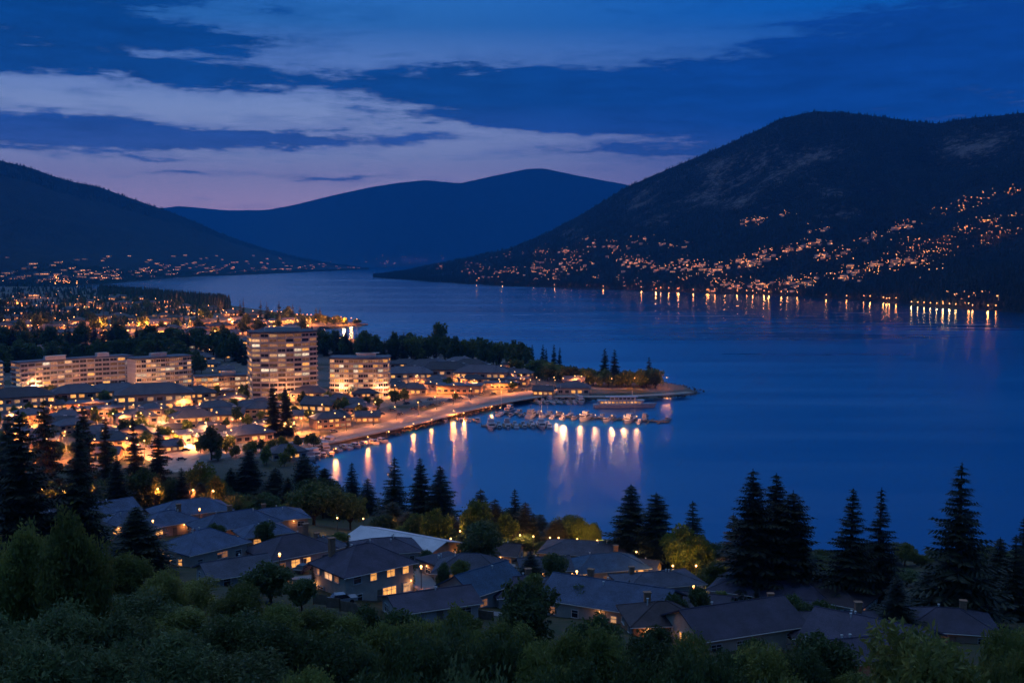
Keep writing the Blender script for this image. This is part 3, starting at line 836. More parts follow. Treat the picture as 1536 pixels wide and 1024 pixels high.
belt([(x, R.uniform(712, 745), R.uniform(312, 350)) for x in range(-10, 520, 26)], ['mid_leaf_dark', 'dense_spruce', 'mid_leaf_dark'], 'leafy_tree', 'leafy tree',
     'dark tree in the belt between town and blue roofs, {}', 'dark trees between the town and the blue roofs', (48, 70))
belt([(x, R.uniform(765, 800), R.uniform(225, 250)) for x in range(-10, 150, 34)], ['mid_leaf_dark', 'dense_spruce'], 'leafy_tree', 'leafy tree',
     'black tree low between the left edge spruces, {}', 'black trees under the left edge spruces', (50, 66))

belt([(x, R.uniform(750, 784), R.uniform(288, 304)) for x in range(590, 862, 22)], ['mid_leaf_olive', 'mid_leaf_dark', 'mid_leaf', 'warm_fir', 'mid_leaf_dark', 'slim_fir'], 'leafy_tree', 'leafy tree',
     'fuller tree in the amber lit row between the roofs and the bay, {}', 'amber lit trees between the roofs and the bay', (42, 62))
GT = [(470, 872), (522, 838), (606, 872), (640, 842), (765, 880), (832, 868), (872, 908), (944, 898), (1012, 934), (1135, 896), (1156, 930), (1292, 946), (1345, 968), (398, 806), (252, 782), (322, 806), (560, 862), (690, 862), (800, 898), (1080, 905), (1210, 925)]
for i, (x, y) in enumerate(sorted(GT)):
    X, Y, z = onland(x, y + 14); w_ = R.uniform(26, 44) * Y / F
    tree(R.choice(('mid_leaf_dark', 'mid_leaf_dark', 'mid_leaf', 'slim_fir')), X, Y, w_ * R.uniform(1.1, 1.5), 0.9, 'garden_tree', f'small garden tree squeezed between the near roofs, {ordinal(i, len(GT))}', 'garden tree', 'small garden trees between the near roofs', z)

belt([(x, R.uniform(812, 832), R.uniform(282, 296)) for x in range(1070, 1570, 24)], ['mid_leaf_dark', 'mid_leaf', 'mid_leaf_dark', 'slim_fir'], 'leafy_tree', 'leafy tree',
     'dark tree of the far shore hedge behind the right hand spruces, {}', 'dark trees behind the right hand spruces', (38, 56))

# ------------------------------------------------------------------ near houses
def roof_mb(kind, w, d, h, rise, over=0.6, th=0.22, ridge=0.0):
    """closed roof sheet with eaves thickness, standing on walls of height h; gable ridges run along x"""
    mb = MB(); W, Dd = w / 2 + over, d / 2 + over
    if kind == 'flat':
        mb.box((0, 0, h + 0.2), (w + 2 * over, d + 2 * over, 0.4)); return mb
    drop = over * rise / (d / 2 + 0.01)
    z0 = h - drop
    if kind == 'gable': rx = W
    else: rx = max(W - Dd * 1.0, 0.3) + ridge
    top = h + rise
    def shell(dz):
        return [(-W, -Dd, z0 + dz), (W, -Dd, z0 + dz), (W, Dd, z0 + dz), (-W, Dd, z0 + dz), (-rx, 0, top + dz), (rx, 0, top + dz)]
    vs = shell(th) + shell(0)
    fs = [(0, 1, 5, 4), (2, 3, 4, 5), (1, 2, 5), (3, 0, 4)] if kind == 'hip' else [(0, 1, 5, 4), (2, 3, 4, 5)]
    under = [tuple(i + 6 for i in reversed(f)) for f in fs]
    if kind == 'hip': edge = [(0, 6, 7, 1), (1, 7, 8, 2), (2, 8, 9, 3), (3, 9, 6, 0)]
    else: edge = [(0, 6, 7, 1), (2, 8, 9, 3), (1, 7, 11, 5), (5, 11, 8, 2), (3, 9, 10, 4), (4, 10, 6, 0)]
    mb.add(vs, fs + under + edge)
    mb.tube((-rx, 0, top + th), (rx, 0, top + th), 0.11, n=5)
    if kind == 'hip':
        for sx in (-1, 1):
            for sy in (-1, 1): mb.tube((sx * W, sy * Dd, z0 + th), (sx * rx, 0, top + th), 0.09, n=5)
    return mb

def wall_mb(kind, w, d, h, rise, base=-2.5):
    mb = MB(); mb.prism([(-w / 2, -d / 2), (w / 2, -d / 2), (w / 2, d / 2), (-w / 2, d / 2)], base, h)
    if kind == 'gable':
        for sx in (-1, 1):
            x = sx * w / 2; y = d / 2
            vs = [(x, -y, h), (x, y, h), (x, 0, h + rise - 0.02), (x - sx * .2, -y, h), (x - sx * .2, y, h), (x - sx * .2, 0, h + rise - 0.02)]
            mb.add(vs, [(0, 1, 2), (5, 4, 3), (0, 2, 5, 3), (1, 4, 5, 2)])
    return mb

WIN = {}
def window_parts(w, h):
    """frame with muntins and its pane, centred, facing -y"""
    k = (round(w, 1), round(h, 1))
    if k in WIN: return WIN[k]
    f = MB(); t = 0.09
    f.box((0, -0.06, h / 2 + t / 2), (w + 2 * t, 0.16, t)); f.box((0, -0.09, -h / 2 - t / 2), (w + 2.8 * t, 0.24, t))
    f.box((-w / 2 - t / 2, -0.06, 0), (t, 0.16, h)); f.box((w / 2 + t / 2, -0.06, 0), (t, 0.16, h))
    n = max(1, round(w / 0.9))
    for i in range(1, n): f.box((-w / 2 + w * i / n, -0.05, 0), (0.06, 0.08, h))
    f.box((0, -0.045, h * 0.15), (w, 0.06, 0.05))
    p = MB(); p.box((0, -0.012, 0), (w, 0.02, h))
    fm = f.mesh('window', M['trim'])
    WIN[k] = (fm, {m: p.mesh('pane', M[m]) for m in ('lit', 'lit_soft', 'lit_dim', 'glass_dark')})
    return WIN[k]

def add_window(root, face, u, z, w, h, lit, W, D):
    fm, panes = window_parts(w, h)
    o = mobj('window', fm, root)
    rz = {'front': 0, 'right': PI / 2, 'back': PI, 'left': -PI / 2}[face]
    loc = {'front': (u, -D / 2, z), 'back': (-u, D / 2, z), 'right': (W / 2, u, z), 'left': (-W / 2, -u, z)}[face]
    o.location = loc; o.rotation_euler = (0, 0, rz)
    mobj('pane', panes[lit], o)
    return o

rng_ = random.Random(5)
def house(x, y, w, d, h, rotdeg, roof, rise, wallm, roofm, label, lit=None, storeys=1, porch=None, chimney=None, name='house', group=None, extra=None, litp=0.12):
    """x, y: photo place of the foot of the house centre; rot 0 shows the front face square on"""
    X, Y, z = onland(x, y)
    face = math.atan2(X, Y)
    o = thing(name, label, 'house', (X, Y, z), math.radians(rotdeg) - face, group)
    wall_mb(roof, w, d, h, rise).obj('wall', M[wallm], o)
    r = roof_mb(roof, w, d, h, rise).obj('roof', M[roofm], o)
    # small roof details
    for i in range(R.randint(1, 3)):
        vx = R.uniform(-w * 0.25, w * 0.25); vy = R.uniform(-d * 0.15, d * 0.15) or 0.3
        zz = h + rise * (1 - abs(vy) / (d / 2)) if roof != 'flat' else h + 0.4
        v = MB(); v.tube((vx, vy, zz - 0.4), (vx, vy, zz + 0.6), 0.10, n=6); v.tube((vx, vy, zz + 0.6), (vx, vy, zz + 0.72), 0.18, n=6)
        v.obj('vent_pipe', M['trim'], r)
    if chimney is None and roof != 'flat' and rng_.random() < 0.5: chimney = (rng_.uniform(-.3, .3) * w, rng_.uniform(.05, .2) * d)
    if chimney:
        cx_, cy_ = chimney; c = MB(); c.box((cx_, cy_, h + rise * 0.75), (0.9, 0.7, rise + 1.2)); c.box((cx_, cy_, h + rise * 1.25 + 0.62), (1.1, 0.9, 0.15)); c.obj('chimney', M['brick'], r)
    # gutter line
    gk = MB(); dz = h - 0.6 * rise / (d / 2 + .01) if roof != 'flat' else h
    for sy in (-1, 1): gk.tube((-w / 2 - .6, sy * (d / 2 + .66), dz + 0.1), (w / 2 + .6, sy * (d / 2 + .66), dz + 0.1), 0.07, n=5)
    gk.obj('gutter', M['trim'], r)
    done = set()
    for (fc, u, st_, ww, hh, kind) in (lit or []):
        add_window(o, fc, u, 1.55 + st_ * 2.8, ww, hh, kind, w, d); done.add((fc, st_, round(u / 2.6)))
    for fc, L in (('front', w), ('right', d), ('left', d)):
        n = max(1, int(L / 3.4))
        for s_ in range(storeys):
            for i in range(n):
                u = -L / 2 + L * (i + 0.5) / n
                if any(f == fc and st2 == s_ and abs(u - uu) < 1.9 for (f, uu, st2, *_r) in (lit or [])): continue
                if s_ == 0 and fc == 'front' and i == n // 2: continue
                add_window(o, fc, u, 1.55 + s_ * 2.8, R.choice((1.0, 1.3, 1.6)), 1.1, 'lit' if R.random() < litp else ('lit_dim' if R.random() < 0.15 else 'glass_dark'), w, d)
    # door on the front
    dr = MB(); dr.box((0, -d / 2 - 0.04, 1.05), (0.95, 0.1, 2.1)); dob = dr.obj('door', M['wood'], o)
    hn = MB(); hn.ball((0.33, -d / 2 - 0.13, 1.0), 0.05, n=6, k=4); hn.obj('handle', M['metal'], dob)
    for (fc, u, zz, power) in (porch or []):
        loc = {'front': (u, -d / 2 - 0.35, zz), 'right': (w / 2 + 0.35, u, zz), 'left': (-w / 2 - 0.35, -u, zz), 'back': (-u, d / 2 + .35, zz)}[fc]
        lm = MB(); lm.ball((loc[0], loc[1], loc[2] + .12), 0.11, n=8, k=5)
        lo = lm.obj('porch_lamp', M['lamp'], o)
        ld = bpy.data.lights.new('porch_light', 'POINT'); ld.energy = power; ld.color = (1.0, 0.42, 0.12); ld.shadow_soft_size = 0.12
        l = bpy.data.objects.new('porch_light', ld); COL.objects.link(l); l.parent = lo; l.location = (loc[0], loc[1], loc[2] - 0.25)
        if fc == 'front': l.location.y -= 0.3
        elif fc == 'right': l.location.x += 0.3
        elif fc == 'left': l.location.x -= 0.3
    for e in (extra or []): e(o, w, d, h)
    return o

L_, S_, D_ = 'lit', 'lit_soft', 'lit_dim'
house(545, 893, 12, 9.5, 5.3, 32, 'hip', 2.6, 'stucco', 'roof_plum', 'big two storey house with hip roof and five lit windows', storeys=2, chimney=(-4, 2.5),
      lit=[('front', -1.2, 1, 1.1, 1.2, L_), ('front', 1.9, 1, 1.4, 1.2, L_), ('front', 4.6, 1, 1.1, 1.2, L_), ('front', 1.6, 0, 2.4, 1.3, L_), ('front', 4.8, 0, 1.3, 1.3, S_), ('left', 0, 1, 2.2, 1.2, S_), ('left', -3, 1, 0.8, 1.1, D_)],
      porch=[('left', -3.8, 2.3, 60), ('front', 5.4, 2.4, 30)], litp=0)
house(604, 840, 23, 11.5, 4.2, -40, 'gable', 1.5, 'stucco_warm', 'roof_white', 'long building with pale almost white roof above the bay houses', storeys=1,
      lit=[('right', -2.6, 0.35, 1.3, 1.3, L_), ('right', 0, 0.35, 1.3, 1.3, S_), ('front', 7.5, 0.3, 1.6, 1.2, L_), ('front', 10, .3, 1.6, 1.2, L_), ('front', -6, .3, 2.0, 1.2, S_)], porch=[('front', -8.5, 2.6, 90), ('front', 4.0, 2.6, 80), ('front', 11.0, 2.6, 90), ('right', 3.4, 2.6, 70), ('right', -4.5, 2.6, 50)], litp=0.3)
house(722, 902, 11, 8, 3.2, 46, 'gable', 2.2, 'stucco_grey', 'roof_teal', 'grey cottage with deep blue gable roof and one lit window', lit=[('left', 0.5, 0.1, 1.3, 1.3, L_)], litp=0, porch=None)
house(706, 872, 12.5, 9, 3.0, -8, 'hip', 2.3, 'stucco', 'roof_navy', 'low house with dark navy hip roof behind the blue gable cottage', lit=[('front', -2.8, 0, 1.6, 1.1, S_)], litp=0.1, porch=[('front', -3.6, 2.3, 14)])
house(572, 842, 14.5, 10, 3.0, 10, 'hip', 1.8, 'stucco_grey', 'roof_plum', 'low wide hip roof between the white roof and the big lit house', litp=0.1)
house(645, 926, 11.5, 8, 2.6, 20, 'gable', 1.2, 'stucco_grey', 'roof_plum', 'low grey shed roof just below the lit patio', litp=0, lit=[])
house(436, 846, 13, 10, 3.0, 28, 'hip', 2.4, 'stucco', 'roof_plum', 'single storey house with two square lit windows side by side', lit=[('front', -1.7, 0, 1.7, 1.3, L_), ('front', 0.6, 0, 1.5, 1.3, L_)], litp=0, chimney=(4, 1.5))
house(306, 842, 12, 9.5, 3.4, 34, 'hip', 2.4, 'stucco', 'roof_blue', 'house with blue hip roof and two lit windows on its left wall', lit=[('left', 1.8, 0, 1.2, 1.2, L_), ('left', -1.6, 0, 1.8, 1.2, L_), ('left', -3.6, 0, .8, 1.2, L_), ('front', 0.6, 0.15, 2.2, 1.1, D_)], litp=0, porch=[('left', -3.8, 2.4, 16), ('right', 1.0, 2.3, 45)])
house(352, 806, 17, 9, 3.4, 22, 'hip', 2.2, 'stucco_warm', 'roof_blue', 'pale house with three lit windows in a row under a blue roof', lit=[('front', -0.5, 0.2, 1.6, 1.2, L_), ('front', 2.8, 0.2, 1.1, 1.2, L_), ('front', 6.4, 0.2, 1.6, 1.2, L_)], litp=0.1, porch=[('front', 7.9, 2.3, 30), ('front', -6.5, 2.2, 26)])
house(285, 783, 17, 10, 3.2, 14, 'hip', 2.2, 'stucco', 'roof_blue', 'house with broad slate blue roof in the middle of the blue roof row', litp=0.2, porch=[('front', -4.0, 2.3, 26)])
house(232, 770, 15, 10, 3.2, 18, 'hip', 2.0, 'stucco', 'roof_blue', 'house with slate blue roof left of the broad one', litp=0.25)
house(192, 762, 15, 10, 3.4, 10, 'hip', 2.4, 'stucco_grey', 'roof_blue', 'leftmost house of the blue roof row, mostly behind the broad fir', litp=0.2, porch=[('front', 3, 2.3, 20)])
house(160, 785, 12, 9, 3.2, 24, 'gable', 2.0, 'stucco_grey', 'roof_blue', 'small house half hidden between the black spruces and the broad fir', litp=0.2)
house(330, 772, 13, 9, 3.2, 8, 'gable', 1.8, 'stucco', 'roof_blue', 'blue gabled roof with its ridge level, behind the three window house', litp=0.3)
house(412, 792, 14, 9, 3.0, 12, 'hip', 1.8, 'stucco_warm', 'roof_blue', 'blue roofed house at the right end of the blue roof row', litp=0.1, porch=[('front', 3.5, 2.3, 24)])
house(352, 876, 9, 7, 2.4, 18, 'gable', 1.3, 'stucco_grey', 'roof_navy', 'little outbuilding below the house with lit left wall', litp=0)
house(60, 800, 13, 9, 3.2, 12, 'hip', 2.0, 'stucco_warm', 'roof_navy', 'dark roofed house with glowing windows behind the left edge spruces', litp=0.7, porch=[('front', 2, 2.3, 50)])
house(120, 812, 11, 8, 3.0, 20, 'hip', 2.0, 'stucco_warm', 'roof_navy', 'dark roofed house glimpsed right of the black spruces', litp=0.4)
house(885, 842, 23, 12, 3.2, -10, 'hip', 1.9, 'stucco_warm', 'roof_navy', 'very long low roof running along the shore lamps', litp=0.1, lit=[('right', 0, 0, 1.6, 1.3, L_), ('right', 3, 0, 1.2, 1.3, S_)], porch=[('right', 2.0, 2.4, 50), ('front', -9, 2.4, 26)])
house(908, 868, 15.5, 9.5, 3.2, 20, 'hip', 2.1, 'stucco', 'roof_teal', 'blue roofed house with two bright lit windows at its right end', lit=[('front', 4.3, 0.25, 1.3, 1.4, L_), ('front', 6.0, 0.25, 1.2, 1.4, L_), ('front', 0.8, 0, .8, 1.1, S_), ('front', -1.8, 0, .8, 1.1, D_)], litp=0, porch=[('front', -6.2, 2.3, 30), ('left', 2, 2.2, 26)], chimney=(3, 2))
house(985, 890, 15, 9.5, 2.8, 22, 'hip', 1.3, 'stucco_grey', 'roof_navy', 'dark low roof with a patched top right of the lit blue house', litp=0.12)
house(918, 925, 19, 11, 3.2, -22, 'gable', 2.3, 'stucco', 'roof_blue', 'wide grey blue gabled roof in the middle of the lower houses', lit=[('front', 2.5, 0, 0.9, 1.2, S_), ('front', 4.8, 0, 1.1, 1.2, D_)], litp=0.0, porch=[('front', 0.3, 2.4, 22), ('front', 5.8, 2.3, 12)], chimney=(-4, 1))
house(992, 950, 10, 8.5, 2.8, 14, 'hip', 1.7, 'brick', 'roof_brown', 'brown roofed garage with its wall washed in orange light', lit=[], litp=0, porch=[('front', -3.0, 2.2, 70), ('front', 2.5, 2.2, 28)])
house(1098, 962, 16, 10.5, 3.0, 34, 'gable', 2.3, 'stucco', 'roof_plum', 'gabled bungalow with one large lit window in its pale left gable', lit=[('left', 0.6, 0, 2.4, 1.5, L_), ('left', -3.6, -0.2, 1.4, 0.9, S_)], litp=0, porch=[('front', 7.0, 2.2, 24)])
house(1165, 906, 22, 12, 3.0, -12, 'hip', 2.2, 'stucco_grey', 'roof_plum', 'very wide plum brown roof under the dense spruce trio', litp=0.25)
house(1240, 912, 15, 10, 2.8, -20, 'hip', 1.6, 'stucco_grey', 'roof_brown', 'brown roof joined behind the very wide plum roof', litp=0.1, porch=[('back', 0, 2.3, 26)])
house(1252, 965, 14, 10, 2.8, 18, 'hip', 1.6, 'stucco_grey', 'roof_plum', 'plum roof with pale ridge caps behind the round dark tree', litp=0.1, porch=[('left', 1.5, 2.2, 26)])
house(1308, 985, 14.5, 10, 3.0, -18, 'gable', 2.0, 'stucco', 'roof_plum', 'plum gabled roof partly under the shaggy low spruce', litp=0.1)
house(1262, 1010, 9, 7, 2.6, 30, 'gable', 1.4, 'stucco_warm', 'roof_plum', 'low porch house with orange glow at its door, lower right', litp=0.3, porch=[('left', 0, 2.2, 60), ('front', -2, 2.2, 50)])
house(664, 862, 7, 6, 3.0, 36, 'flat', 0.4, 'stucco_warm', 'roof_plum', 'small flat topped wing lit pink between white roof and big house', litp=0, porch=[('left', 0, 2.4, 26)])
house(482, 838, 8, 7, 2.8, 30, 'hip', 1.4, 'stucco_warm', 'roof_navy', 'small dark roof tucked left of the small round tree', litp=0.1)
house(815, 868, 10, 8, 2.8, 12, 'gable', 1.6, 'stucco_warm', 'roof_navy', 'small gable house left of the lit blue house', litp=0.2, porch=[('front', -1, 2.2, 30)])
house(840, 905, 13, 9, 2.8, 16, 'hip', 1.6, 'stucco_grey', 'roof_navy', 'dark hip roof behind the wide grey blue gable', litp=0.12)
house(1035, 925, 12, 8, 2.6, -10, 'gable', 1.3, 'stucco_grey', 'roof_plum', 'low roof with a white ridge strip behind the gabled bungalow', litp=0.12)
house(1420, 960, 12, 9, 2.8, 10, 'hip', 1.8, 'stucco_warm', 'roof_plum', 'roof hidden under the tallest spruce with one warm glow', litp=0.3, porch=[('front', -3, 2.2, 30)])
house(745, 842, 11, 8, 2.8, -14, 'gable', 1.5, 'stucco_warm', 'roof_brown', 'small brown roof below the big dark tree', litp=0.1, porch=[('front', 2, 2.2, 16)])

# ------------------------------------------------------------------ street lamps
LAMP = {}
def lamp_proto():
    root = thing('street_lamp', 'tall street lamp with a glowing amber head', 'street lamp', (0, 0, -500))
    p = MB(); p.tube((0, 0, -0.5), (0, 0, 7.2), 0.11, 0.07, 6); p.tube((0, 0, 7.2), (0.9, 0, 7.55), 0.05, 0.05, 5); p.tube((0, 0, 0), (0, 0, 0.8), 0.2, 0.16, 8); p.obj('pole', M['metal'], root)
    hd = MB(); hd.box((1.1, 0, 7.62), (0.9, 0.34, 0.14)); hd = hd.obj('lamp_head', M['metal'], root)
    b = MB(); b.ball((1.1, 0, 7.42), 0.30, n=8, k=6); b.obj('bulb', M['lamp'], hd)
    return root
def globe_proto():
    root = thing('path_lamp', 'path lamp with a round glowing globe', 'path lamp', (0, 0, -500))
    p = MB(); p.tube((0, 0, -0.5), (0, 0, 4.0), 0.09, 0.06, 6); p.tube((0, 0, 3.9), (0, 0, 4.05), 0.2, 0.2, 8); p.obj('pole', M['metal'], root)
    b = MB(); b.ball((0, 0, 4.4), 0.2, n=8, k=6); b.obj('globe', M['lamp'], root)
    return root
lamp0, globe0 = lamp_proto(), globe_proto()
for pr in (lamp0, globe0):
    KIDS[pr.name] = list(pr.children)
    for c in pr.children: KIDS[c.name] = list(c.children)
LD = {}
def light_data(power, col, rad=0.3, down=False):
    k = (power, col, rad, down)
    if k not in LD:
        ld = bpy.data.lights.new('lamp_light', 'SPOT' if down else 'POINT')
        if down: ld.spot_size = math.radians(158); ld.spot_blend = 0.6
        ld.energy = power; ld.color = col; ld.shadow_soft_size = rad; LD[k] = ld
    return LD[k]
AMBER = (1.0, 0.27, 0.055); PEACH = (1.0, 0.38, 0.14)
used = set()
def lamp(x, y, label, group, power=2200, col=AMBER, kind='street', z=None, rz=None, light=True, down=False):
    if y >= 700: X, Y, z0 = onland(x, y)
    else: X, Y = at(x, y, 3.0); z0 = g1(X, Y)
    z0 = z0 if z is None else z
    src = lamp0 if kind == 'street' else globe0
    rz = R.random() * 6.28 if rz is None else rz
    if src.name not in used:
        o = src; used.add(src.name); o.location = (X, Y, z0); o.rotation_euler = (0, 0, rz); o['label'] = label; o['group'] = group
    else: o = dup(src, (X, Y, z0), rz, label, group)
    if light:
        l = bpy.data.objects.new('lamp_light', light_data(power, col, 0.3, down)); COL.objects.link(l); l.parent = o
        l.location = ((1.1, 0, 6.95) if kind == 'street' else (0, 0, 4.1) if down else (0, 0, 5.0))
    return o

# shore and marina lamps, one by one
shore_lamps = [(500, 676, 3000), (552, 660, 3400), (620, 640, 2800), (683, 622, 6500), (694, 622, 5000), (735, 612, 2600), (749, 611, 1800), (843, 583, 3200), (870, 580, 2200),
               (918, 584, 1800), (951, 583, 4200), (990, 574, 1600), (1002, 582, 1800), (580, 652, 1200), (650, 632, 1500)]
for i, (x, y, p) in enumerate(shore_lamps):
    lamp(x, y, f'waterfront street lamp with amber glow on the bay shore, {ordinal(i, len(shore_lamps))} along the road', 'street lamps along the bay', p * 1.6)
pier_lamps = [(835, 623, 1800), (845, 626, 7500), (870, 627, 3200), (893, 628, 2400), (918, 629, 3200), (936, 629, 3000), (955, 630, 1800), (812, 622, 1000)]
for i, (x, y, p) in enumerate(pier_lamps):
    lamp(x, y, f'pier lamp with glowing globe on the long dock, {ordinal(i, len(pier_lamps))}', 'lamps on the long dock', p * 1.3, PEACH, 'globe', z=0.8)
def lamp_d(x, D, label, group, power, kind='globe', col=AMBER):
    X = ray(x, 780)[0] * D; z0 = g1(X, D)
    src = lamp0 if kind == 'street' else globe0
    if src.name not in used:
        o = src; used.add(src.name); o.location = (X, D, z0); o['label'] = label; o['group'] = group
    else: o = dup(src, (X, D, z0), R.random() * 6.28, label, group)
    l = bpy.data.objects.new('lamp_light', light_data(power, col)); COL.objects.link(l); l.parent = o; l.location = (1.1, 0, 6.8) if kind == 'street' else (0, 0, 5.0)
grove = [(866, 280, 1500), (896, 278, 1500), (1010, 219, 1300), (1045, 222, 1500), (640, 250, 500), (676, 252, 500), (712, 268, 1100), (750, 265, 1100), (780, 284, 900), (735, 292, 900), (1100, 208, 500), (1120, 210, 200),
         (838, 282, 500), (506, 262, 700), (545, 285, 400), (640, 292, 400), (1225, 214, 260), (955, 250, 300), (430, 268, 350), (590, 300, 260), (620, 282, 500), (690, 282, 500), (800, 283, 350), (825, 281, 250)]
for i, (x, D, p) in enumerate(sorted(grove)):
    lamp_d(x, D, f'garden lamp glowing under the near shore trees, {ordinal(i, len(grove))}', 'garden lamps under the near shore trees', p * 1.3, col=(1.0, 0.5, 0.13))
left_l = [(8, 322, 5000), (66, 312, 7000), (98, 318, 5000), (137, 318, 7000), (172, 330, 4000), (232, 300, 2600), (285, 312, 2600), (318, 302, 2000)]
for i, (x, D, p) in enumerate(left_l):
    lamp_d(x, D, f'amber street lamp behind the dark spruces on the left, {ordinal(i, len(left_l))}', 'street lamps behind the left spruces', p, 'street')
rd = [(345, 676), (395, 668), (440, 662), (480, 655), (520, 646), (560, 638), (595, 630), (628, 622), (655, 614), (680, 606), (706, 600), (735, 594), (765, 590), (795, 586), (830, 582), (862, 579)]
for i, (x, y) in enumerate(rd):  # second lamp row added to strengthen the glow on the road
    lamp(x, y, f'added street lamp on the inland side of the waterfront road, {ordinal(i, len(rd))}', 'added street lamps on the inland road side', 12000, AMBER, down=True)

house(250, 800, 11, 8, 3.0, 26, 'hip', 1.9, 'stucco_warm', 'roof_blue', 'small blue roofed house in front of the blue roof row, amber lit at its door', litp=0.25, porch=[('front', 2, 2.3, 40)])
house(395, 815, 10, 7.5, 2.8, 18, 'hip', 1.7, 'stucco_warm', 'roof_blue', 'small blue roof tucked below the right end of the row', litp=0.15, porch=[('left', 0, 2.3, 40)])
house(185, 800, 10, 8, 3.0, 14, 'hip', 1.8, 'stucco_warm', 'roof_blue', 'small blue roofed house peeping over the leafy slope', litp=0.3, porch=[('front', -2, 2.3, 40)])
house(780, 905, 10, 8, 2.8, 20, 'hip', 1.6, 'stucco_grey', 'roof_plum', 'small plum roof just above the large round dark tree', litp=0.25)
house(955, 868, 9, 7, 2.8, -16, 'gable', 1.5, 'stucco_warm', 'roof_navy', 'little gable between the long shore roof and the flat patched roof', litp=0.2, porch=[('front', 1, 2.3, 40)])
house(1180, 938, 9, 7, 2.6, 16, 'hip', 1.4, 'stucco_warm', 'roof_plum', 'small plum roof right behind the gabled bungalow, lit at the corner', litp=0.1, porch=[('left', 1, 2.2, 50)])
def fence(pts, label, n):
    P = [onland(x, y) for x, y in pts]
    o = thing('garden_fence', label, 'fence', P[0])
    for a, b in zip(P, P[1:]):
        A = Vector(a) - Vector(P[0]); B = Vector(b) - Vector(P[0]); L = (B - A).length; k = max(2, int(L / 2.2)); m = MB(); pn = MB()
        for i in range(k + 1):
            q = A.lerp(B, i / k); m = MB(); m.box((q.x, q.y, q.z + .7), (.12, .12, 1.9)); m.obj('post', M['wood'], o)
        ang = math.atan2(B.y - A.y, B.x - A.x)
        for i in range(k):
            q = A.lerp(B, (i + .5) / k); pn.box((q.x, q.y, q.z + .75), (L / k - .14, .05, 1.4), 0, ang)
        pn.obj('panel', M['wood'], o)
fence([(470, 905), (510, 915), (560, 930)], 'wooden garden fence along the front of the big two storey house', 1)
fence([(660, 905), (690, 925), (740, 932)], 'wooden garden fence beside the blue gabled cottage', 1)
fence([(1180, 975), (1215, 985), (1250, 990)], 'wooden garden fence below the small plum roof at lower right', 1)
fence([(370, 865), (400, 872), (430, 870)], 'wooden garden fence between the two lower left houses', 1)

for i, (x, y, p) in enumerate([(392, 601, 40000), (458, 603, 40000), (512, 598, 30000), (572, 597, 30000), (60, 594, 30000), (140, 594, 26000), (205, 592, 26000), (262, 590, 26000), (330, 592, 20000), (430, 606, 40000)]):  # extra lamps put in to wash the tower facades with light
    lamp(x, y, 'added lamp washing the foot of the tall blocks with peach light', 'added lamps at the foot of the tall blocks', p * 0.42, PEACH)

# ------------------------------------------------------------------ roads, promenade, plaza
def strip(name, pts, width, mat, label, z=0.02, thick=0.0):
    """road along photo points laid on the flat town land"""
    P = [Vector((*at(x, y, 3.0), 0)) for x, y in pts]
    Q = []
    for i in range(len(P) - 1):
        for k in range(4):
            t = k / 4; p0 = P[max(i - 1, 0)]; p1 = P[i]; p2 = P[i + 1]; p3 = P[min(i + 2, len(P) - 1)]
            Q.append(0.5 * ((2 * p1) + (p2 - p0) * t + (2 * p0 - 5 * p1 + 4 * p2 - p3) * t * t + (3 * p1 - p0 - 3 * p2 + p3) * t ** 3))
    Q.append(P[-1]); ws = np.interp(np.linspace(0, 1, len(Q)), np.linspace(0, 1, len(width)), width)
    mb = MB(); vs = []
    for i, q in enumerate(Q):
        d = (Q[min(i + 1, len(Q) - 1)] - Q[max(i - 1, 0)]).normalized(); nrm = Vector((-d.y, d.x, 0)) * ws[i] / 2
        for s in (-1, 1): vs.append((q.x + nrm.x * s, q.y + nrm.y * s, 3.0 + z))
    fs = [(2 * i + 1, 2 * i, 2 * i + 2, 2 * i + 3) for i in range(len(Q) - 1)]
    if thick:   # kerbed strip with real sides
        n = len(vs); vs += [(a, b, c - thick) for a, b, c in vs]
        fs += [(2 * i, n + 2 * i, n + 2 * i + 2, 2 * i + 2) for i in range(len(Q) - 1)] + [(2 * i + 1, 2 * i + 3, n + 2 * i + 3, n + 2 * i + 1) for i in range(len(Q) - 1)]
    mb.add(vs, fs); o = mb.obj(name, M[mat]); tag(o, label, None, kind='structure'); return Q, ws
SHORE_RD = [(250, 700), (330, 683), (400, 672), (470, 661), (540, 646), (600, 633), (650, 621), (700, 608), (760, 596), (820, 586), (880, 582), (940, 583)]
Q, W_ = strip('road', SHORE_RD, [12, 12, 12, 12, 14, 18, 24, 26, 20, 12, 8], 'road', 'pale waterfront road curving round the bay')
strip('pavement', [(x + 6, y + 5.5) for x, y in SHORE_RD[2:10]], [5], 'walk', 'promenade beside the waterfront road', z=0.14, thick=0.5)
strip('road', [(170, 640), (205, 648), (232, 662), (262, 684), (285, 706)], [20, 26, 30, 26, 14], 'walk', 'bright open plaza and street between the firs', z=0.03)
strip('road', [(-20, 622), (80, 632), (170, 640), (260, 634), (340, 640), (420, 632), (500, 618), (560, 610), (640, 600), (720, 594)], [12], 'road', 'main street through the middle of town', z=0.028)
strip('road', [(120, 720), (160, 690), (200, 655), (215, 630), (190, 612)], [10], 'road', 'side street running down past the firs', z=0.036)
strip('road', [(300, 690), (350, 668), (380, 650), (400, 630), (350, 612), (300, 600), (200, 600)], [9], 'road', 'street looping behind the boat basin', z=0.044)
strip('road', [(-30, 498), (90, 500), (180, 499), (300, 497), (380, 494), (430, 490), (500, 488.6), (530, 487.8)], [50, 44, 36, 32, 26, 10, 5], 'road', 'bright far boulevard running to the point', z=0.03)
strip('road', [(-30, 474), (90, 476), (200, 474), (330, 476)], [30], 'road', 'far suburban street', z=0.05)
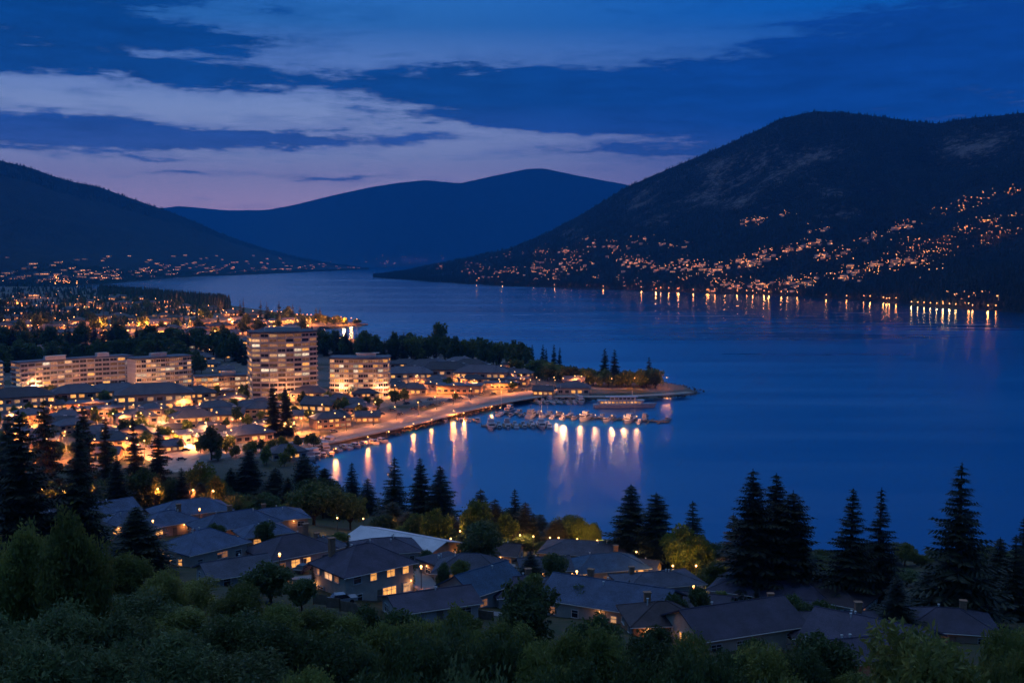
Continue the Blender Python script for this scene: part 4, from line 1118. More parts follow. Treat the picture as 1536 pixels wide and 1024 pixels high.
strip('pavement', [(830, 594), (880, 594.5), (940, 594), (1000, 591), (1035, 588)], [8], 'walk', 'stone promenade out to the tip of the point', z=0.14, thick=0.5)
# lane marks on the waterfront road
mk = MB()
for i in range(8, len(Q) - 3):
    if i % 2: continue
    a, b = Q[i], Q[i + 1]; d = (b - a).normalized(); n = Vector((-d.y, d.x, 0)) * 0.12; e = a + d * min(3.0, (b - a).length * .5)
    mk.add([(a.x - n.x, a.y - n.y, 3.045), (a.x + n.x, a.y + n.y, 3.045), (e.x + n.x, e.y + n.y, 3.045), (e.x - n.x, e.y - n.y, 3.045)], [(3, 2, 1, 0)])
tag(mk.obj('road_markings', M['paint']), 'painted lane dashes on the waterfront road', None, kind='structure')

# ------------------------------------------------------------------ big apartment buildings
def building(name, label, x, y, rotdeg, foot, floors, fh, faces, cols_, wallm, cols, litp, seed, cat='apartment tower', roofbits=3, maxw=100, balc=True, winw=1.7):
    rs = random.Random(seed)
    X, Y = at(x, y, 3.0)
    o = thing(name, label, cat, (X, Y, 3.0), math.radians(rotdeg) - math.atan2(X, Y))
    H = floors * fh; n = len(foot)
    wb = MB(); wb.prism(foot, -1, H); wb.obj('wall', M[wallm], o)
    cx = sum(p[0] for p in foot) / n; cy = sum(p[1] for p in foot) / n
    def off(p, k): 
        d = Vector((p[0] - cx, p[1] - cy)); L = d.length; return (cx + d.x * (L + k) / L, cy + d.y * (L + k) / L)
    rb = MB(); rb.prism([off(p, 1.1) for p in foot], H, H + 0.5); rb.prism([off(p, 0.6) for p in foot], H + 0.5, H + 0.9); ro = rb.obj('roof', M['roof_town'], o)
    for i in range(roofbits):
        px_, py_ = cx + rs.uniform(-.25, .25) * (max(p[0] for p in foot) - min(p[0] for p in foot)), cy + rs.uniform(-.15, .15) * 6
        bb = MB(); bb.box((px_, py_, H + 0.9 + 1.2), (rs.uniform(4, 9), rs.uniform(3, 5), 2.4)); bb.box((px_, py_, H + 3.4), (rs.uniform(5, 9), 4, 0.2)); bb.obj('plant_room', M['concrete_pale'], ro)
    if balc:
        for f in range(1, floors):
            b = MB(); z = f * fh
            ring = [off(p, 0.75) for p in foot]; b.prism(ring, z - 0.14, z + 0.14)
            inn = [off(p, 0.66) for p in foot]
            for i in faces:
                p, q = ring[i], ring[(i + 1) % n]; p2, q2 = inn[i], inn[(i + 1) % n]
                b.add([(p[0], p[1], z + .14), (q[0], q[1], z + .14), (q[0], q[1], z + .62), (p[0], p[1], z + .62), (p2[0], p2[1], z + .14), (q2[0], q2[1], z + .14), (q2[0], q2[1], z + .62), (p2[0], p2[1], z + .62)],
                      [(0, 1, 2, 3), (7, 6, 5, 4), (3, 2, 6, 7)])
            b.obj('balcony', M[wallm], o)
    cells = []
    for i, nc in zip(faces, cols):
        p, q = Vector(foot[i]), Vector(foot[(i + 1) % n]); d = (q - p); L = d.length; d.normalize(); ang = math.atan2(d.y, d.x)
        for f in range(floors):
            for c in range(nc):
                u = p + d * (L * (c + 0.5) / nc); cells.append((u.x, u.y, (f + 0.56) * fh, ang, L / nc))
    ww = {}
    rest = MB()
    rs.shuffle(cells)
    for j, (ux, uy, uz, ang, cw) in enumerate(cells):
        k = rs.random(); mt = 'lit' if k < litp * 0.25 else 'lit_white' if k < litp * .5 else 'lit_soft' if k < litp else 'lit_dim' if k < litp + 0.28 else 'glass_dark'
        wd = round(cw * 0.86, 1)
        if j < maxw:
            key = (wd, mt)
            if key not in ww:
                w_ = MB(); w_.box((0, -0.05, 0), (wd + 0.25, 0.16, fh * 0.56 + 0.2), 0); w_.box((0, -0.1, 0), (wd, 0.12, fh * 0.56), 1); w_.box((0, -0.12, 0), (0.12, 0.14, fh * 0.56), 0)
                ww[key] = w_.mesh('window', [M['trim'], M[mt]])
            mobj('window', ww[key], o, (ux, uy, uz), ang)
        else:
            co, si = math.cos(ang), math.sin(ang)
            rest.box((ux + si * 0.06, uy - co * 0.06, uz), (wd, 0.2, fh * 0.56), 1 if mt != 'glass_dark' else 0, ang)
    if rest.v: ob = rest.obj('window', [M['glass_dark'], M['lit_dim']], o); ob['kind'] = 'stuff'
    return o
def arc(w, d, bow, n=5):
    """footprint with a bowed front (front = -y), counter clockwise"""
    pts = [(-w / 2 + w * i / n, -d / 2 - bow * math.sin(PI * i / n)) for i in range(n + 1)]
    return pts + [(w / 2, d / 2), (-w / 2, d / 2)]
fA = arc(40, 22, 6, 4)
building('apartment_tower', 'tallest tower, fourteen storeys with banded lit balconies', 424, 598, 8, fA, 14, 3.05, [0, 1, 2, 3, 6], [2, 2, 2, 2, 2], 'concrete', [2, 2, 2, 2, 2], 0.32, 1, maxw=100)
fB = arc(37, 18, 4, 4)
building('apartment_tower', 'eight storey block with bright lower floors right of the tallest tower', 541, 593, -6, fB, 8, 3.1, [0, 1, 2, 3, 4], [3, 3, 3, 3, 2], 'concrete', [3, 3, 3, 3, 2], 0.42, 2)
fC = arc(76, 15, -5, 5)
building('apartment_building', 'long curved seven storey slab with blue shaded balconies', 112, 587, 24, fC, 7, 3.1, [0, 1, 2, 3, 4, 7], [3, 3, 3, 3, 3, 2], 'concrete_pale', [3, 3, 3, 3, 3, 2], 0.22, 3, cat='apartment block')
fD = arc(39, 15, 2, 3)
building('apartment_building', 'pale seven storey block at the right end of the curved slab', 240, 583, 24, fD, 7, 3.1, [0, 1, 2], [4, 4, 4], 'concrete_pale', [4, 4, 4], 0.38, 4, cat='apartment block')
building('apartment_building', 'seven storey block cut by the left edge of the view', -30, 586, 4, arc(28, 15, 2, 2), 6, 3.1, [0, 1, 2], [4, 4, 2], 'concrete_pale', [4, 4, 2], 0.4, 5, cat='apartment block')
building('shop_building', 'three storey orange lit block left of the tallest tower', 334, 586, 8, arc(36, 14, 1, 2), 3, 3.4, [0, 1, 2], [5, 5, 2], 'stucco_warm', [5, 5, 2], 0.65, 6, cat='commercial block', roofbits=2)
building('shop_building', 'low lit terrace behind the curved slab, left part', 256, 529, -4, arc(52, 16, 2, 2), 2, 3.6, [0, 1], [6, 6], 'stucco', [6, 6], 0.5, 7, cat='commercial block', roofbits=2)
building('shop_building', 'low lit terrace behind the tallest tower, left part', 338, 528, 4, arc(56, 16, 2, 2), 3, 3.4, [0, 1], [7, 7], 'stucco', [7, 7], 0.5, 8, cat='commercial block', roofbits=2)

# ------------------------------------------------------------------ town houses (shared meshes)
def town_proto(w, d, h, roof, rise, wallm, lits, seed, storeys=2):
    rs = random.Random(seed)
    root = thing('town_house', 'low town building', 'town building', (0, 0, -500))
    wall_mb(roof, w, d, h, rise, -1).obj('wall', M[wallm], root); r = roof_mb(roof, w, d, h, rise, over=0.9, th=0.35).obj('roof', M['roof_town'], root)
    b = MB(); b.box((w * 0.15, d * 0.1, h + rise * 0.8 + .5), (1.6, 1.3, 1.4)); b.obj('chimney', M['concrete_pale'], r)
    n = max(3, int(w / 3.2))
    for s_ in range(storeys):
        for i in range(n):
            k = rs.random(); mt = 'lit' if k < lits * .5 else 'lit_soft' if k < lits else 'glass_dark'
            ww = w / n * 0.62; m_ = MB(); m_.box((0, -0.03, 0), (ww + .25, 0.12, 1.6)); m_.box((0, -0.08, 0), (ww, 0.1, 1.4), 1)
            o = m_.obj('window', [M['trim'], M[mt]], root); o.location = (-w / 2 + w * (i + .5) / n, -d / 2, 1.6 + s_ * 3.0)
    for s_ in range(storeys):
        m_ = MB(); m_.box((0, -0.03, 0), (1.9, 0.12, 1.6)); m_.box((0, -0.08, 0), (1.6, 0.1, 1.4), 1)
        o = m_.obj('window', [M['trim'], M['lit' if rs.random() < lits else 'glass_dark']], root); o.location = (w / 2, 0, 1.6 + s_ * 3.0); o.rotation_euler = (0, 0, PI / 2)
    KIDS[root.name] = list(root.children)
    for c in root.children: KIDS[c.name] = list(c.children)
    return root
TP = [town_proto(22, 13, 6.2, 'hip', 3.0, 'stucco_warm', 0.6, 1), town_proto(16, 11, 3.6, 'hip', 2.6, 'stucco', 0.5, 2, 1), town_proto(28, 14, 6.6, 'hip', 3.2, 'stucco', 0.7, 3),
      town_proto(13, 10, 3.4, 'gable', 2.4, 'stucco_warm', 0.5, 4, 1), town_proto(24, 14, 4.2, 'flat', 0.4, 'stucco_warm', 0.7, 5, 1)]
tused = set()
def town(pi, x, y, rz, label, group, s=1.0):
    X, Y = at(x, y, 3.0); p = TP[pi]; loc = (X, Y, 3.0); a = math.radians(rz) - math.atan2(X, Y)
    if pi not in tused:
        tused.add(pi); p.location = loc; p.rotation_euler = (0, 0, a); p['label'] = label; p.scale = (s, s, s)
        if group: p['group'] = group
        return p
    return dup(p, loc, a, label, group, s)
NAMED = [ # proto, x, y, rot, scale, label
    (2, 30, 614, 6, 1.3, 'wide hip roofed hall glowing pink at the left edge below the slab blocks'),
    (0, 115, 606, 4, 1.3, 'hip roofed hall under the left part of the curved slab'),
    (2, 172, 602, -4, 1.15, 'broad roofed hall in front of the gap between the two slab blocks'),
    (2, 232, 612, 2, 1.5, 'largest round roofed hall before the pale seven storey block'),
    (0, 292, 604, 8, 1.1, 'lit hall right of the largest hall'),
    (4, 150, 622, 5, 1.0, 'flat roofed shop with bright front below the curved slab'),
    (1, 100, 634, 10, 1.1, 'low house by the reddish firs'),
    (1, 205, 634, 10, 1.2, 'low dark roofed house above the plaza'),
    (0, 290, 640, 14, 1.0, 'hip roofed house just above the plaza lamps'),
    (3, 345, 630, -10, 1.2, 'gabled house below the three storey lit block'),
    (1, 372, 618, 12, 1.1, 'low house at the left foot of the tallest tower'),
    (3, 482, 616, -24, 1.4, 'gabled dark roof to the right of the tallest tower'),
    (1, 530, 612, 6, 1.0, 'low pavilion before the eight storey block'),
    (1, 375, 660, 20, 1.2, 'shed with pale roof near the boat basin'),
    (4, 330, 664, 24, 0.9, 'long pale roof beside the plaza street'),
    (2, 612, 574, 0, 1.2, 'low dark roofed block right of the eight storey block'),
    (0, 640, 562, -6, 1.3, 'two storey lit arcade, upper one behind the bay road'),
    (2, 668, 570, 0, 1.35, 'long lit arcade with terrace roof behind the bay road'),
    (2, 722, 574, -8, 1.3, 'orange lit hotel block at the bend of the bay road'),
    (0, 705, 560, -4, 1.2, 'upper lit wing behind the orange hotel block'),
    (1, 752, 572, -10, 1.2, 'small lit lodge right of the orange hotel block'),
    (3, 862, 578, -10, 1.1, 'small bright pavilion on the point'),
    (1, 620, 590, -4, 1.1, 'low dark roof beside the car park'),
    (4, 690, 588, -8, 1.2, 'flat dark roof in front of the long lit arcade'),
    (1, 860, 590, 0, 1.3, 'low boathouse roof on the inner side of the point'),
    (3, 816, 592, -8, 1.0, 'small dark boathouse where the point begins'),
]
for pi, x, y, rz, s, label in NAMED: town(pi, x, y, rz, label, None, s)
PLACED = [at(n[1], n[2], 3.0) for n in NAMED] + [at(x, y, 3) for x, y in ((424, 596), (541, 590), (60, 585), (112, 585), (160, 585), (235, 580), (0, 584), (334, 584), (310, 586), (256, 528), (338, 527))]
def free(X, Y, r):
    return all((X - a) ** 2 + (Y - b) ** 2 > r * r for a, b in PLACED)
ROADPTS = [Q[i] for i in range(len(Q))]
def scatter(n, x0, x1, y0, y1, rmin, edge=8.0, test=None, tries=60):
    out = []
    for _ in range(n * tries):
        if len(out) >= n: break
        y = R.uniform(y0, y1); x = R.uniform(x0, x1)
        if test and not test(x, y): continue
        X, Y = at(x, y, 3.0)
        if float(sdist(np.array([X]), np.array([Y]))[0]) < edge: continue
        if any((X - q.x) ** 2 + (Y - q.y) ** 2 < 300 for q in ROADPTS): continue
        if not free(X, Y, rmin): continue
        PLACED.append((X, Y)); out.append((x, y, X, Y))
    return out
for x, y, X, Y in scatter(46, -10, 560, 592, 690, 17):
    town(R.choice((0, 1, 1, 3, 3, 4)), x, y, R.uniform(-30, 30), 'small town house glowing amber in the crowded centre of town', 'small houses in the town centre', R.uniform(.75, 1.05))
for x, y, X, Y in scatter(22, 590, 790, 552, 590, 18):
    town(R.choice((0, 1, 4)), x, y, R.uniform(-20, 20), 'low lit building among the arcades behind the bay road', 'low buildings behind the bay road', R.uniform(.8, 1.1))
for x, y, X, Y in scatter(24, 150, 480, 512, 560, 26):
    town(R.choice((0, 1, 3)), x, y, R.uniform(-20, 20), 'dim house in the wooded quarter behind the slab blocks', 'dim houses behind the slab blocks', R.uniform(.9, 1.2))

# far suburb: single-mesh houses
def tiny_house(w, d, h, rise, wallm, winm, seed, nwin=4):
    rs = random.Random(seed); mb = MB()
    mb.prism([(-w / 2, -d / 2), (w / 2, -d / 2), (w / 2, d / 2), (-w / 2, d / 2)], -6, h, 0)
    r = roof_mb('hip', w, d, h, rise, over=0.8, th=0.3); mb.add(r.v, r.f, 1)
    for i in range(nwin):
        mb.box((-w / 2 + w * (i + .5) / nwin, -d / 2 - 0.05, h * 0.55), (w / nwin * rs.uniform(.35, .7), 0.3, rs.uniform(1.0, 1.8)), 2 if rs.random() < 0.75 else 3)
    return mb.mesh('far_house', [M[wallm], M['roof_town'], M[winm], M['far_win_white']])
SUB = [tiny_house(18, 12, 4.5, 3, 'stucco_warm', 'far_win', 1), tiny_house(14, 10, 4, 2.6, 'stucco', 'far_win', 2, 3), tiny_house(26, 13, 5.5, 2.5, 'stucco_warm', 'far_win', 3, 6)]
BULB = None
def bulb_mesh(r):
    b = MB(); b.ball((0, 0, 7), r, n=6, k=4); b.tube((0, 0, -1), (0, 0, 7), 0.12, n=4, mi=1); return b.mesh('street_lamp', [M['lamp_far'], M['metal']])
BL = {r: bulb_mesh(r * .8) for r in (0.5, 0.8, 1.2)}
def in_sub(x, y):
    return y > np.interp(x, [0, 200, 330, 420, 540], [434, 446, 466, 476, 488.5])
for x, y, X, Y in scatter(120, -10, 470, 444, 515, 24, 12, in_sub):
    o = mobj('far_house', R.choice(SUB), None, (X, Y, 3.0), R.uniform(-.6, .6) - math.atan2(X, Y), R.uniform(.9, 1.3))
    z = 'beyond the far boulevard' if y < 492 else 'between the far boulevard and the dark park trees'
    tag(o, f'small lit suburban house {z}', 'house', f'suburban houses {z}')
nl = 0
for x, y, X, Y in scatter(50, -10, 545, 440, 515, 10, 4, in_sub) :
    o = mobj('street_lamp', BL[0.5], None, (X, Y, 3.0)); tag(o, 'amber street lamp glowing in the far suburb', 'street lamp', 'street lamps in the far suburb')
    if nl < 46:
        l = bpy.data.objects.new('lamp_light', light_data(55000, AMBER, 0.8)); COL.objects.link(l); l.parent = o; l.location = (0, 0, 8.5); nl += 1
# row of lamps along the boulevard to the point
bl = [(x, np.interp(x, [60, 300, 430, 500, 545], [497, 494, 488, 486, 487])) for x in range(110, 541, 14)]
for i, (x, y) in enumerate(bl):
    X, Y = at(x, y, 3.0)
    if float(sdist(np.array([X]), np.array([Y]))[0]) < 2: continue
    o = mobj('street_lamp', BL[0.5], None, (X, Y, 3.0)); tag(o, 'amber street lamp in the row along the far boulevard', 'street lamp', 'street lamps along the far boulevard')
    l = bpy.data.objects.new('lamp_light', light_data(90000 if i % 2 else 40000, AMBER, 0.8)); COL.objects.link(l); l.parent = o; l.location = (0, 0, 8.6)

SUBLAMP = scatter(170, -10, 520, 438, 515, 5, 4, in_sub)
# street lamps through the town
for x, y, X, Y in scatter(26, -10, 360, 600, 695, 7, 4):  # extra lamps put in for a warmer glow over the left town
    lamp(x, y, 'added street lamp in the orange lit streets left of the plaza', 'added street lamps left of the plaza', R.choice((26000, 40000)), AMBER, down=True)
tl = scatter(50, -10, 600, 590, 695, 9, 4)
for x, y, X, Y in tl:
    lamp(x, y, 'street lamp shining amber among the town houses', 'street lamps in the town centre', R.choice((18000, 30000, 46000)), R.choice((AMBER, AMBER, PEACH)), down=True)
for x, y, X, Y in scatter(24, 590, 800, 556, 600, 10, 4):
    lamp(x, y, 'street lamp among the lit arcades behind the bay road', 'street lamps behind the bay road', R.choice((18000, 28000)), AMBER, down=True)
for x, y, X, Y in scatter(14, 150, 480, 505, 575, 20, 4):
    lamp(x, y, 'lone lamp in the dark wooded quarter behind the slab blocks', 'lamps behind the slab blocks', 900, AMBER)
for x, y, X, Y in scatter(10, 780, 990, 570, 584, 8, 3):
    lamp(x, y, 'path lamp under the trees on the point', 'path lamps on the point', 900, AMBER, 'globe')
plz_k = 3.5
plz = [(238, 655, 5200), (290, 668, 6000), (262, 648, 3200), (215, 640, 2600), (310, 655, 2600), (348, 650, 2600), (386, 655, 2600), (440, 655, 2400), (404, 648, 2200), (350, 668, 1800), (470, 640, 2000), (500, 640, 1800)]
for i, (x, y, p) in enumerate(sorted(plz)):
    lamp(x, y, f'bright lamp by the plaza and basin street, {ordinal(i, len(plz))}', 'bright lamps from plaza to boat basin', p * plz_k, PEACH)

# ------------------------------------------------------------------ town trees
def line_(pts, n, jit=3.0):
    out = []
    for i in range(n):
        t = i / max(n - 1, 1) * (len(pts) - 1); k = min(int(t), len(pts) - 2); u = t - k
        x = pts[k][0] * (1 - u) + pts[k + 1][0] * u + R.uniform(-jit, jit); y = pts[k][1] * (1 - u) + pts[k + 1][1] * u + R.uniform(-jit, jit) * .35
        X, Y = at(x, y, 3.0)
        if float(sdist(np.array([X]), np.array([Y]))[0]) > 2: out.append((x, y, X, Y))
    return out
def trees_at(spots, kinds, name, label, cat, group, hh, wf=(0.8, 1.1)):
    for x, y, X, Y in spots:
        tree(R.choice(kinds), X, Y, R.uniform(*hh), R.uniform(*wf), name, label, cat, group)
trees_at(scatter(80, -10, 600, 592, 700, 7, 4), ['park_leaf', 'park_leaf_dark', 'park_leaf_olive'], 'street_tree', 'round street tree between the amber lit town houses', 'street tree', 'street trees in the town centre', (5, 9))
trees_at(line_([(200, 650), (240, 660), (300, 680), (345, 676)], 16, 16) + line_([(330, 690), (400, 676), (470, 668)], 12, 5), ['park_leaf', 'park_leaf_olive', 'park_leaf_dark'], 'street_tree', 'small round tree on the lit plaza or basin street', 'street tree', 'small trees on the plaza', (4, 7))
trees_at(scatter(16, 585, 800, 558, 608, 8, 3), ['park_leaf', 'park_leaf_olive'], 'street_tree', 'small street tree by the bay road arcades', 'street tree', 'street trees by the bay road', (5, 9))
trees_at(line_([(478, 530), (520, 536), (560, 538), (620, 536)], 40, 8), ['park_fir', 'park_leaf_dark', 'park_fir'], 'fir_tree', 'dark fir in the wood behind the eight storey block', 'conifer', 'dark firs behind the eight storey block', (17, 26), (.8, 1.0))
trees_at(line_([(600, 540), (660, 540), (720, 546), (790, 556)], 36, 7), ['park_fir', 'park_leaf_dark', 'park_leaf_dark', 'park_leaf'], 'park_tree', 'dark tree in the lakeside belt behind the lit arcades', 'tree', 'lakeside trees behind the arcades', (13, 23), (.75, 1.0))
trees_at(line_([(780, 562), (830, 570), (890, 578), (940, 580), (985, 580)], 46, 7), ['park_leaf_dark', 'park_leaf', 'park_leaf_olive', 'park_leaf'], 'park_tree', 'bushy tree on the point above the promenade', 'tree', 'bushy trees on the point', (8, 13), (.9, 1.2))
trees_at(line_([(780, 548), (840, 556)], 7, 6), ['park_fir'], 'fir_tree', 'pointed fir at the root of the point', 'conifer', 'pointed firs at the root of the point', (17, 22), (.6, .8))
trees_at(line_([(-10, 560), (60, 548), (150, 542), (230, 545), (300, 560)], 62, 10), ['park_fir', 'park_leaf_dark', 'park_leaf_dark'], 'park_tree', 'dark tree in the belt behind the slab blocks', 'tree', 'dark trees behind the slab blocks', (13, 22), (.9, 1.1))
trees_at(line_([(-10, 528), (100, 524), (200, 522), (300, 530), (370, 545)], 46, 9), ['park_fir', 'park_leaf_dark'], 'park_tree', 'dark tree of the park below the far boulevard', 'tree', 'dark trees below the far boulevard', (16, 26), (.9, 1.1))
trees_at(scatter(110, -10, 480, 446, 512, 12, 6, in_sub), ['far_fir', 'park_leaf_dark', 'park_leaf_dark'], 'suburb_tree', 'dark garden tree between the far suburban houses', 'tree', 'garden trees in the far suburb', (9, 19), (.9, 1.2))
for x, yt in ((364, 446), (390, 449), (400, 452), (418, 450), (439, 454), (450, 458), (474, 460), (480, 460), (360, 449), (402, 458)):
    tree_px('far_fir', x, yt, at(x, 482, 3)[1], R.uniform(8, 13), 'fir_tree', 'pointed dark fir silhouetted on the far point road against the lake', 'conifer', 'pointed firs on the far point road')
trees_at(line_([(400, 480), (470, 484), (535, 487)], 46, 5), ['park_leaf_dark', 'park_leaf_olive', 'park_leaf'], 'park_tree', 'low round tree on the narrow far spit among its lamps', 'tree', 'round trees on the far spit', (7, 13), (1.0, 1.5))
for x, y, X, Y in line_([(415, 474), (470, 481), (540, 486.5)], 34, 4):
    o = mobj('park_lamp', BL[0.5], None, (X, Y, 3.0)); tag(o, 'golden lamp among the trees of the narrow far spit', 'park lamp', 'golden lamps on the far spit')
    if R.random() < .4:
        l = bpy.data.objects.new('lamp_light', light_data(25000, AMBER, 0.8)); COL.objects.link(l); l.parent = o; l.location = (0, 0, 8.5)
# far dark wood in front of the channel: one mass nobody could count
n = 1500; xx = np.random.uniform(150, 345, n); yy = np.interp(xx, [150, 240, 345], [438, 447, 461]) + np.random.rand(n) * 6
XY = np.array([at(a, b, 3.0) for a, b in zip(xx, yy)]); ok = sdist(XY[:, 0], XY[:, 1]) > 4; XY = XY[ok]
cone_field('forest', 'dark conifer wood on the far town shore before the channel', XY[:, 0], XY[:, 1], np.full(len(XY), 3.0), np.random.uniform(17, 28, len(XY)), M['needle_far'], wr=0.16)
n = 3600; xx = np.random.uniform(-30, 480, n); yy = 429 + 83 * np.random.rand(n) ** 1.3
ok = np.array([in_sub(a, b) or (a < 150 and b > 430) for a, b in zip(xx, yy)]); xx, yy = xx[ok], yy[ok]
XY = np.array([at(a, b, 3.0) for a, b in zip(xx, yy)]); ok = (sdist(XY[:, 0], XY[:, 1]) > 6)
dn = np.array([noise.noise(Vector((a * 0.004, b * 0.004, 1.0))) for a, b in XY]); ok &= dn > -0.08
ok &= ~((yy > 490) & (yy < 503)); XY = XY[ok]
cone_field('forest', 'dark tree cover through the far suburb', XY[:, 0], XY[:, 1], np.full(len(XY), 3.0), np.random.uniform(8, 15, len(XY)), M['needle_far'], wr=0.3)

# ------------------------------------------------------------------ parked cars
def car_mesh():
    b = MB(); b.prism([(-2.2, -.85), (2.2, -.85), (2.2, .85), (-2.2, .85)], 0.35, 0.85, 0)
    b.add([(-1.5, -.78, .85), (1.2, -.78, .85), (1.2, .78, .85), (-1.5, .78, .85), (-1.0, -.68, 1.42), (0.5, -.68, 1.42), (0.5, .68, 1.42), (-1.0, .68, 1.42)], [(0, 1, 5, 4), (1, 2, 6, 5), (2, 3, 7, 6), (3, 0, 4, 7)], 1)
    b.add([(-1.0, -.68, 1.43), (0.5, -.68, 1.43), (0.5, .68, 1.43), (-1.0, .68, 1.43)], [(0, 1, 2, 3)], 0)
    for sx in (-1.35, 1.35):
        for sy in (-1, 1): b.tube((sx, sy * .68, .33), (sx, sy * .9, .33), .33, n=10, mi=2)
    return b.mesh('parked_car', [M['car'], M['glass_dark'], M['tyre']])
CM = car_mesh()
spots = [(x, y, *at(x, y, 3.0)) for x, y in ((620, 614), (634, 611), (648, 608), (662, 605), (676, 601), (690, 598), (706, 595), (722, 592), (610, 606), (628, 603), (645, 600), (588, 616), (600, 622), (572, 622), (230, 672), (252, 690), (244, 680), (272, 690), (218, 655), (278, 676), (500, 648), (455, 660), (740, 592), (765, 588), (786, 586))]
for i, (x, y, X, Y) in enumerate(spots):
    o = mobj('parked_car', CM, None, (X, Y, 3.05), R.uniform(-.3, .3) + 0.7)
    tag(o, f'parked car on the waterfront road or plaza, {ordinal(i, len(spots))}' if False else 'small parked car on the lamp lit waterfront road or plaza', 'car', 'cars parked along the waterfront')

# ------------------------------------------------------------------ docks and boats
def dock(name, label, a, b, width, fingers=0, fl=9.0, side=(-1, 1)):
    A = Vector((*at(*a, 0.7), 0)); B = Vector((*at(*b, 0.7), 0)); d = (B - A); L = d.length; d.normalize(); ang = math.atan2(d.y, d.x)
    o = thing(name, label, 'dock', (A.x, A.y, 0), ang)
    m = MB(); m.box((L / 2, 0, 0.62), (L, width, 0.24)); m.box((L / 2, width / 2 + .05, .6), (L, .1, .36)); m.box((L / 2, -width / 2 - .05, .6), (L, .1, .36)); m.obj('deck', M['wood'], o)
    k = 0
    pts = []
    for i in range(fingers):
        u = L * (i + 0.7) / (fingers + .4)
        for s in side:
            f = MB(); f.box((u, s * (width / 2 + fl / 2 + .1), 0.58), (0.9, fl, 0.2)); f.obj('finger_pier', M['wood'], o)
            pts.append((A + d * (u + 2.0) + Vector((-d.y, d.x, 0)) * s * (width / 2 + 5.0), ang + s * PI / 2))
    for u in np.arange(0, L + .1, 9.0):
        p = MB(); p.tube((u, width / 2, -2), (u, width / 2, 1.7), .15, n=6); p.obj('pile', M['wood'], o)
    return pts
def hull_mb(L, B, H, n=8, mi=0):
    mb = MB(); sec = []
    for i in range(n + 1):
        t = i / n; x = -L / 2 + L * t; w = B / 2 * (1 - max(0, (t - .45) / .55) ** 2.2) * (0.86 + .14 * min(1, t * 4)); w = max(w, .03)
        sh = H * (1 + .28 * t * t)
        sec.append([(x, 0, -.35 + .25 * t ** 3), (x, w * .78, 0.02), (x + .04 * L * t * t, w, sh), (x + .04 * L * t * t, 0, sh), (x + .04 * L * t * t, -w, sh), (x, -w * .78, 0.02)])
    vs = [p for s in sec for p in s]; k = 6; fs = []
    for i in range(n):
        for j in range(k):
            a = i * k + j; b_ = i * k + (j + 1) % k; fs.append((a, b_, b_ + k, a + k))
    fs.append(tuple(reversed(range(k)))); fs.append(tuple(range(n * k, n * k + k)))
    mb.add(vs, fs, mi); return mb
def boat_proto(kind):
    if kind == 'motorboat':
        o = thing('motorboat', 'small white motorboat', 'motorboat', (0, 0, -500))
        hull_mb(7.5, 2.5, 0.95).obj('hull', M['hull'], o)
        c = MB(); c.box((0.4, 0, 1.35), (2.3, 1.7, 0.8)); c.box((0.2, 0, 1.83), (2.7, 1.9, 0.12)); c = c.obj('cabin', M['hull'], o)
        w = MB(); w.box((1.6, 0, 1.4), (0.1, 1.5, 0.5)); w.box((0.4, .87, 1.42), (1.8, .06, .4)); w.box((0.4, -.87, 1.42), (1.8, .06, .4)); w.obj('window', M['glass_dark'], c)
    elif kind == 'cruiser':
        o = thing('cabin_cruiser', 'white cabin cruiser', 'cabin cruiser', (0, 0, -500))
        hull_mb(12.5, 3.8, 1.4).obj('hull', M['hull'], o)
        c = MB(); c.box((-.3, 0, 2.0), (6.2, 2.9, 1.2)); c.box((-.8, 0, 2.66), (6.6, 3.1, .14)); c.box((-1.4, 0, 3.3), (3.2, 2.4, 1.1)); c.box((-1.5, 0, 3.95), (3.8, 2.7, .14)); c = c.obj('cabin', M['hull'], o)
        w = MB()
        for s in (-1, 1): w.box((-.2, s * 1.47, 2.1), (5.2, .06, .55)); w.box((-1.4, s * 1.22, 3.4), (2.8, .06, .55))
        w.box((2.83, 0, 2.1), (.06, 2.4, .6)); w.obj('window', M['glass_dark'], c)
        m = MB(); m.tube((-1.6, 0, 4.0), (-1.6, 0, 6.2), .06, n=5); m.obj('mast', M['metal'], o)
    else:
        o = thing('sailboat', 'sailboat with bare mast', 'sailboat', (0, 0, -500))
        hull_mb(9.5, 2.9, 1.0).obj('hull', M['hull'], o)
        c = MB(); c.box((0.3, 0, 1.3), (3.6, 1.6, .55)); c.obj('cabin', M['hull'], o)
        m = MB(); m.tube((0.8, 0, 1.0), (0.8, 0, 12.0), .09, .05, n=6); m.obj('mast', M['trim'], o)
        b = MB(); b.tube((0.8, 0, 2.2), (-3.6, 0, 2.1), .22, .14, n=6); b.obj('boom', M['canvas'], o)
    KIDS[o.name] = list(o.children)
    for c in o.children: KIDS[c.name] = list(c.children)
    return o
BP = {k: boat_proto(k) for k in ('motorboat', 'cruiser', 'sailboat')}; bused = set()
def boat(k, X, Y, rz, label, group=None, s=1.0):
    p = BP[k]
    if k not in bused:
        bused.add(k); p.location = (X, Y, 0); p.rotation_euler = (0, 0, rz); p['label'] = label; p.scale = (s,) * 3
        if group: p['group'] = group
        return p
    return dup(p, (X, Y, 0), rz, label, group, s)
def moor(pts, where, group, mixk=('motorboat', 'motorboat', 'cruiser', 'motorboat', 'sailboat'), skip=.12):
    for P, a in pts:
        if R.random() < skip: continue
        k = R.choice(mixk); nm = {'motorboat': 'white motorboat', 'cruiser': 'white cabin cruiser', 'sailboat': 'sailboat with bare mast'}[k]
        boat(k, P.x, P.y, a + R.uniform(-.06, .06) + (PI if R.random() < .4 else 0), f'{nm} moored {where}', f'{nm}s {group}', R.uniform(.95, 1.25))
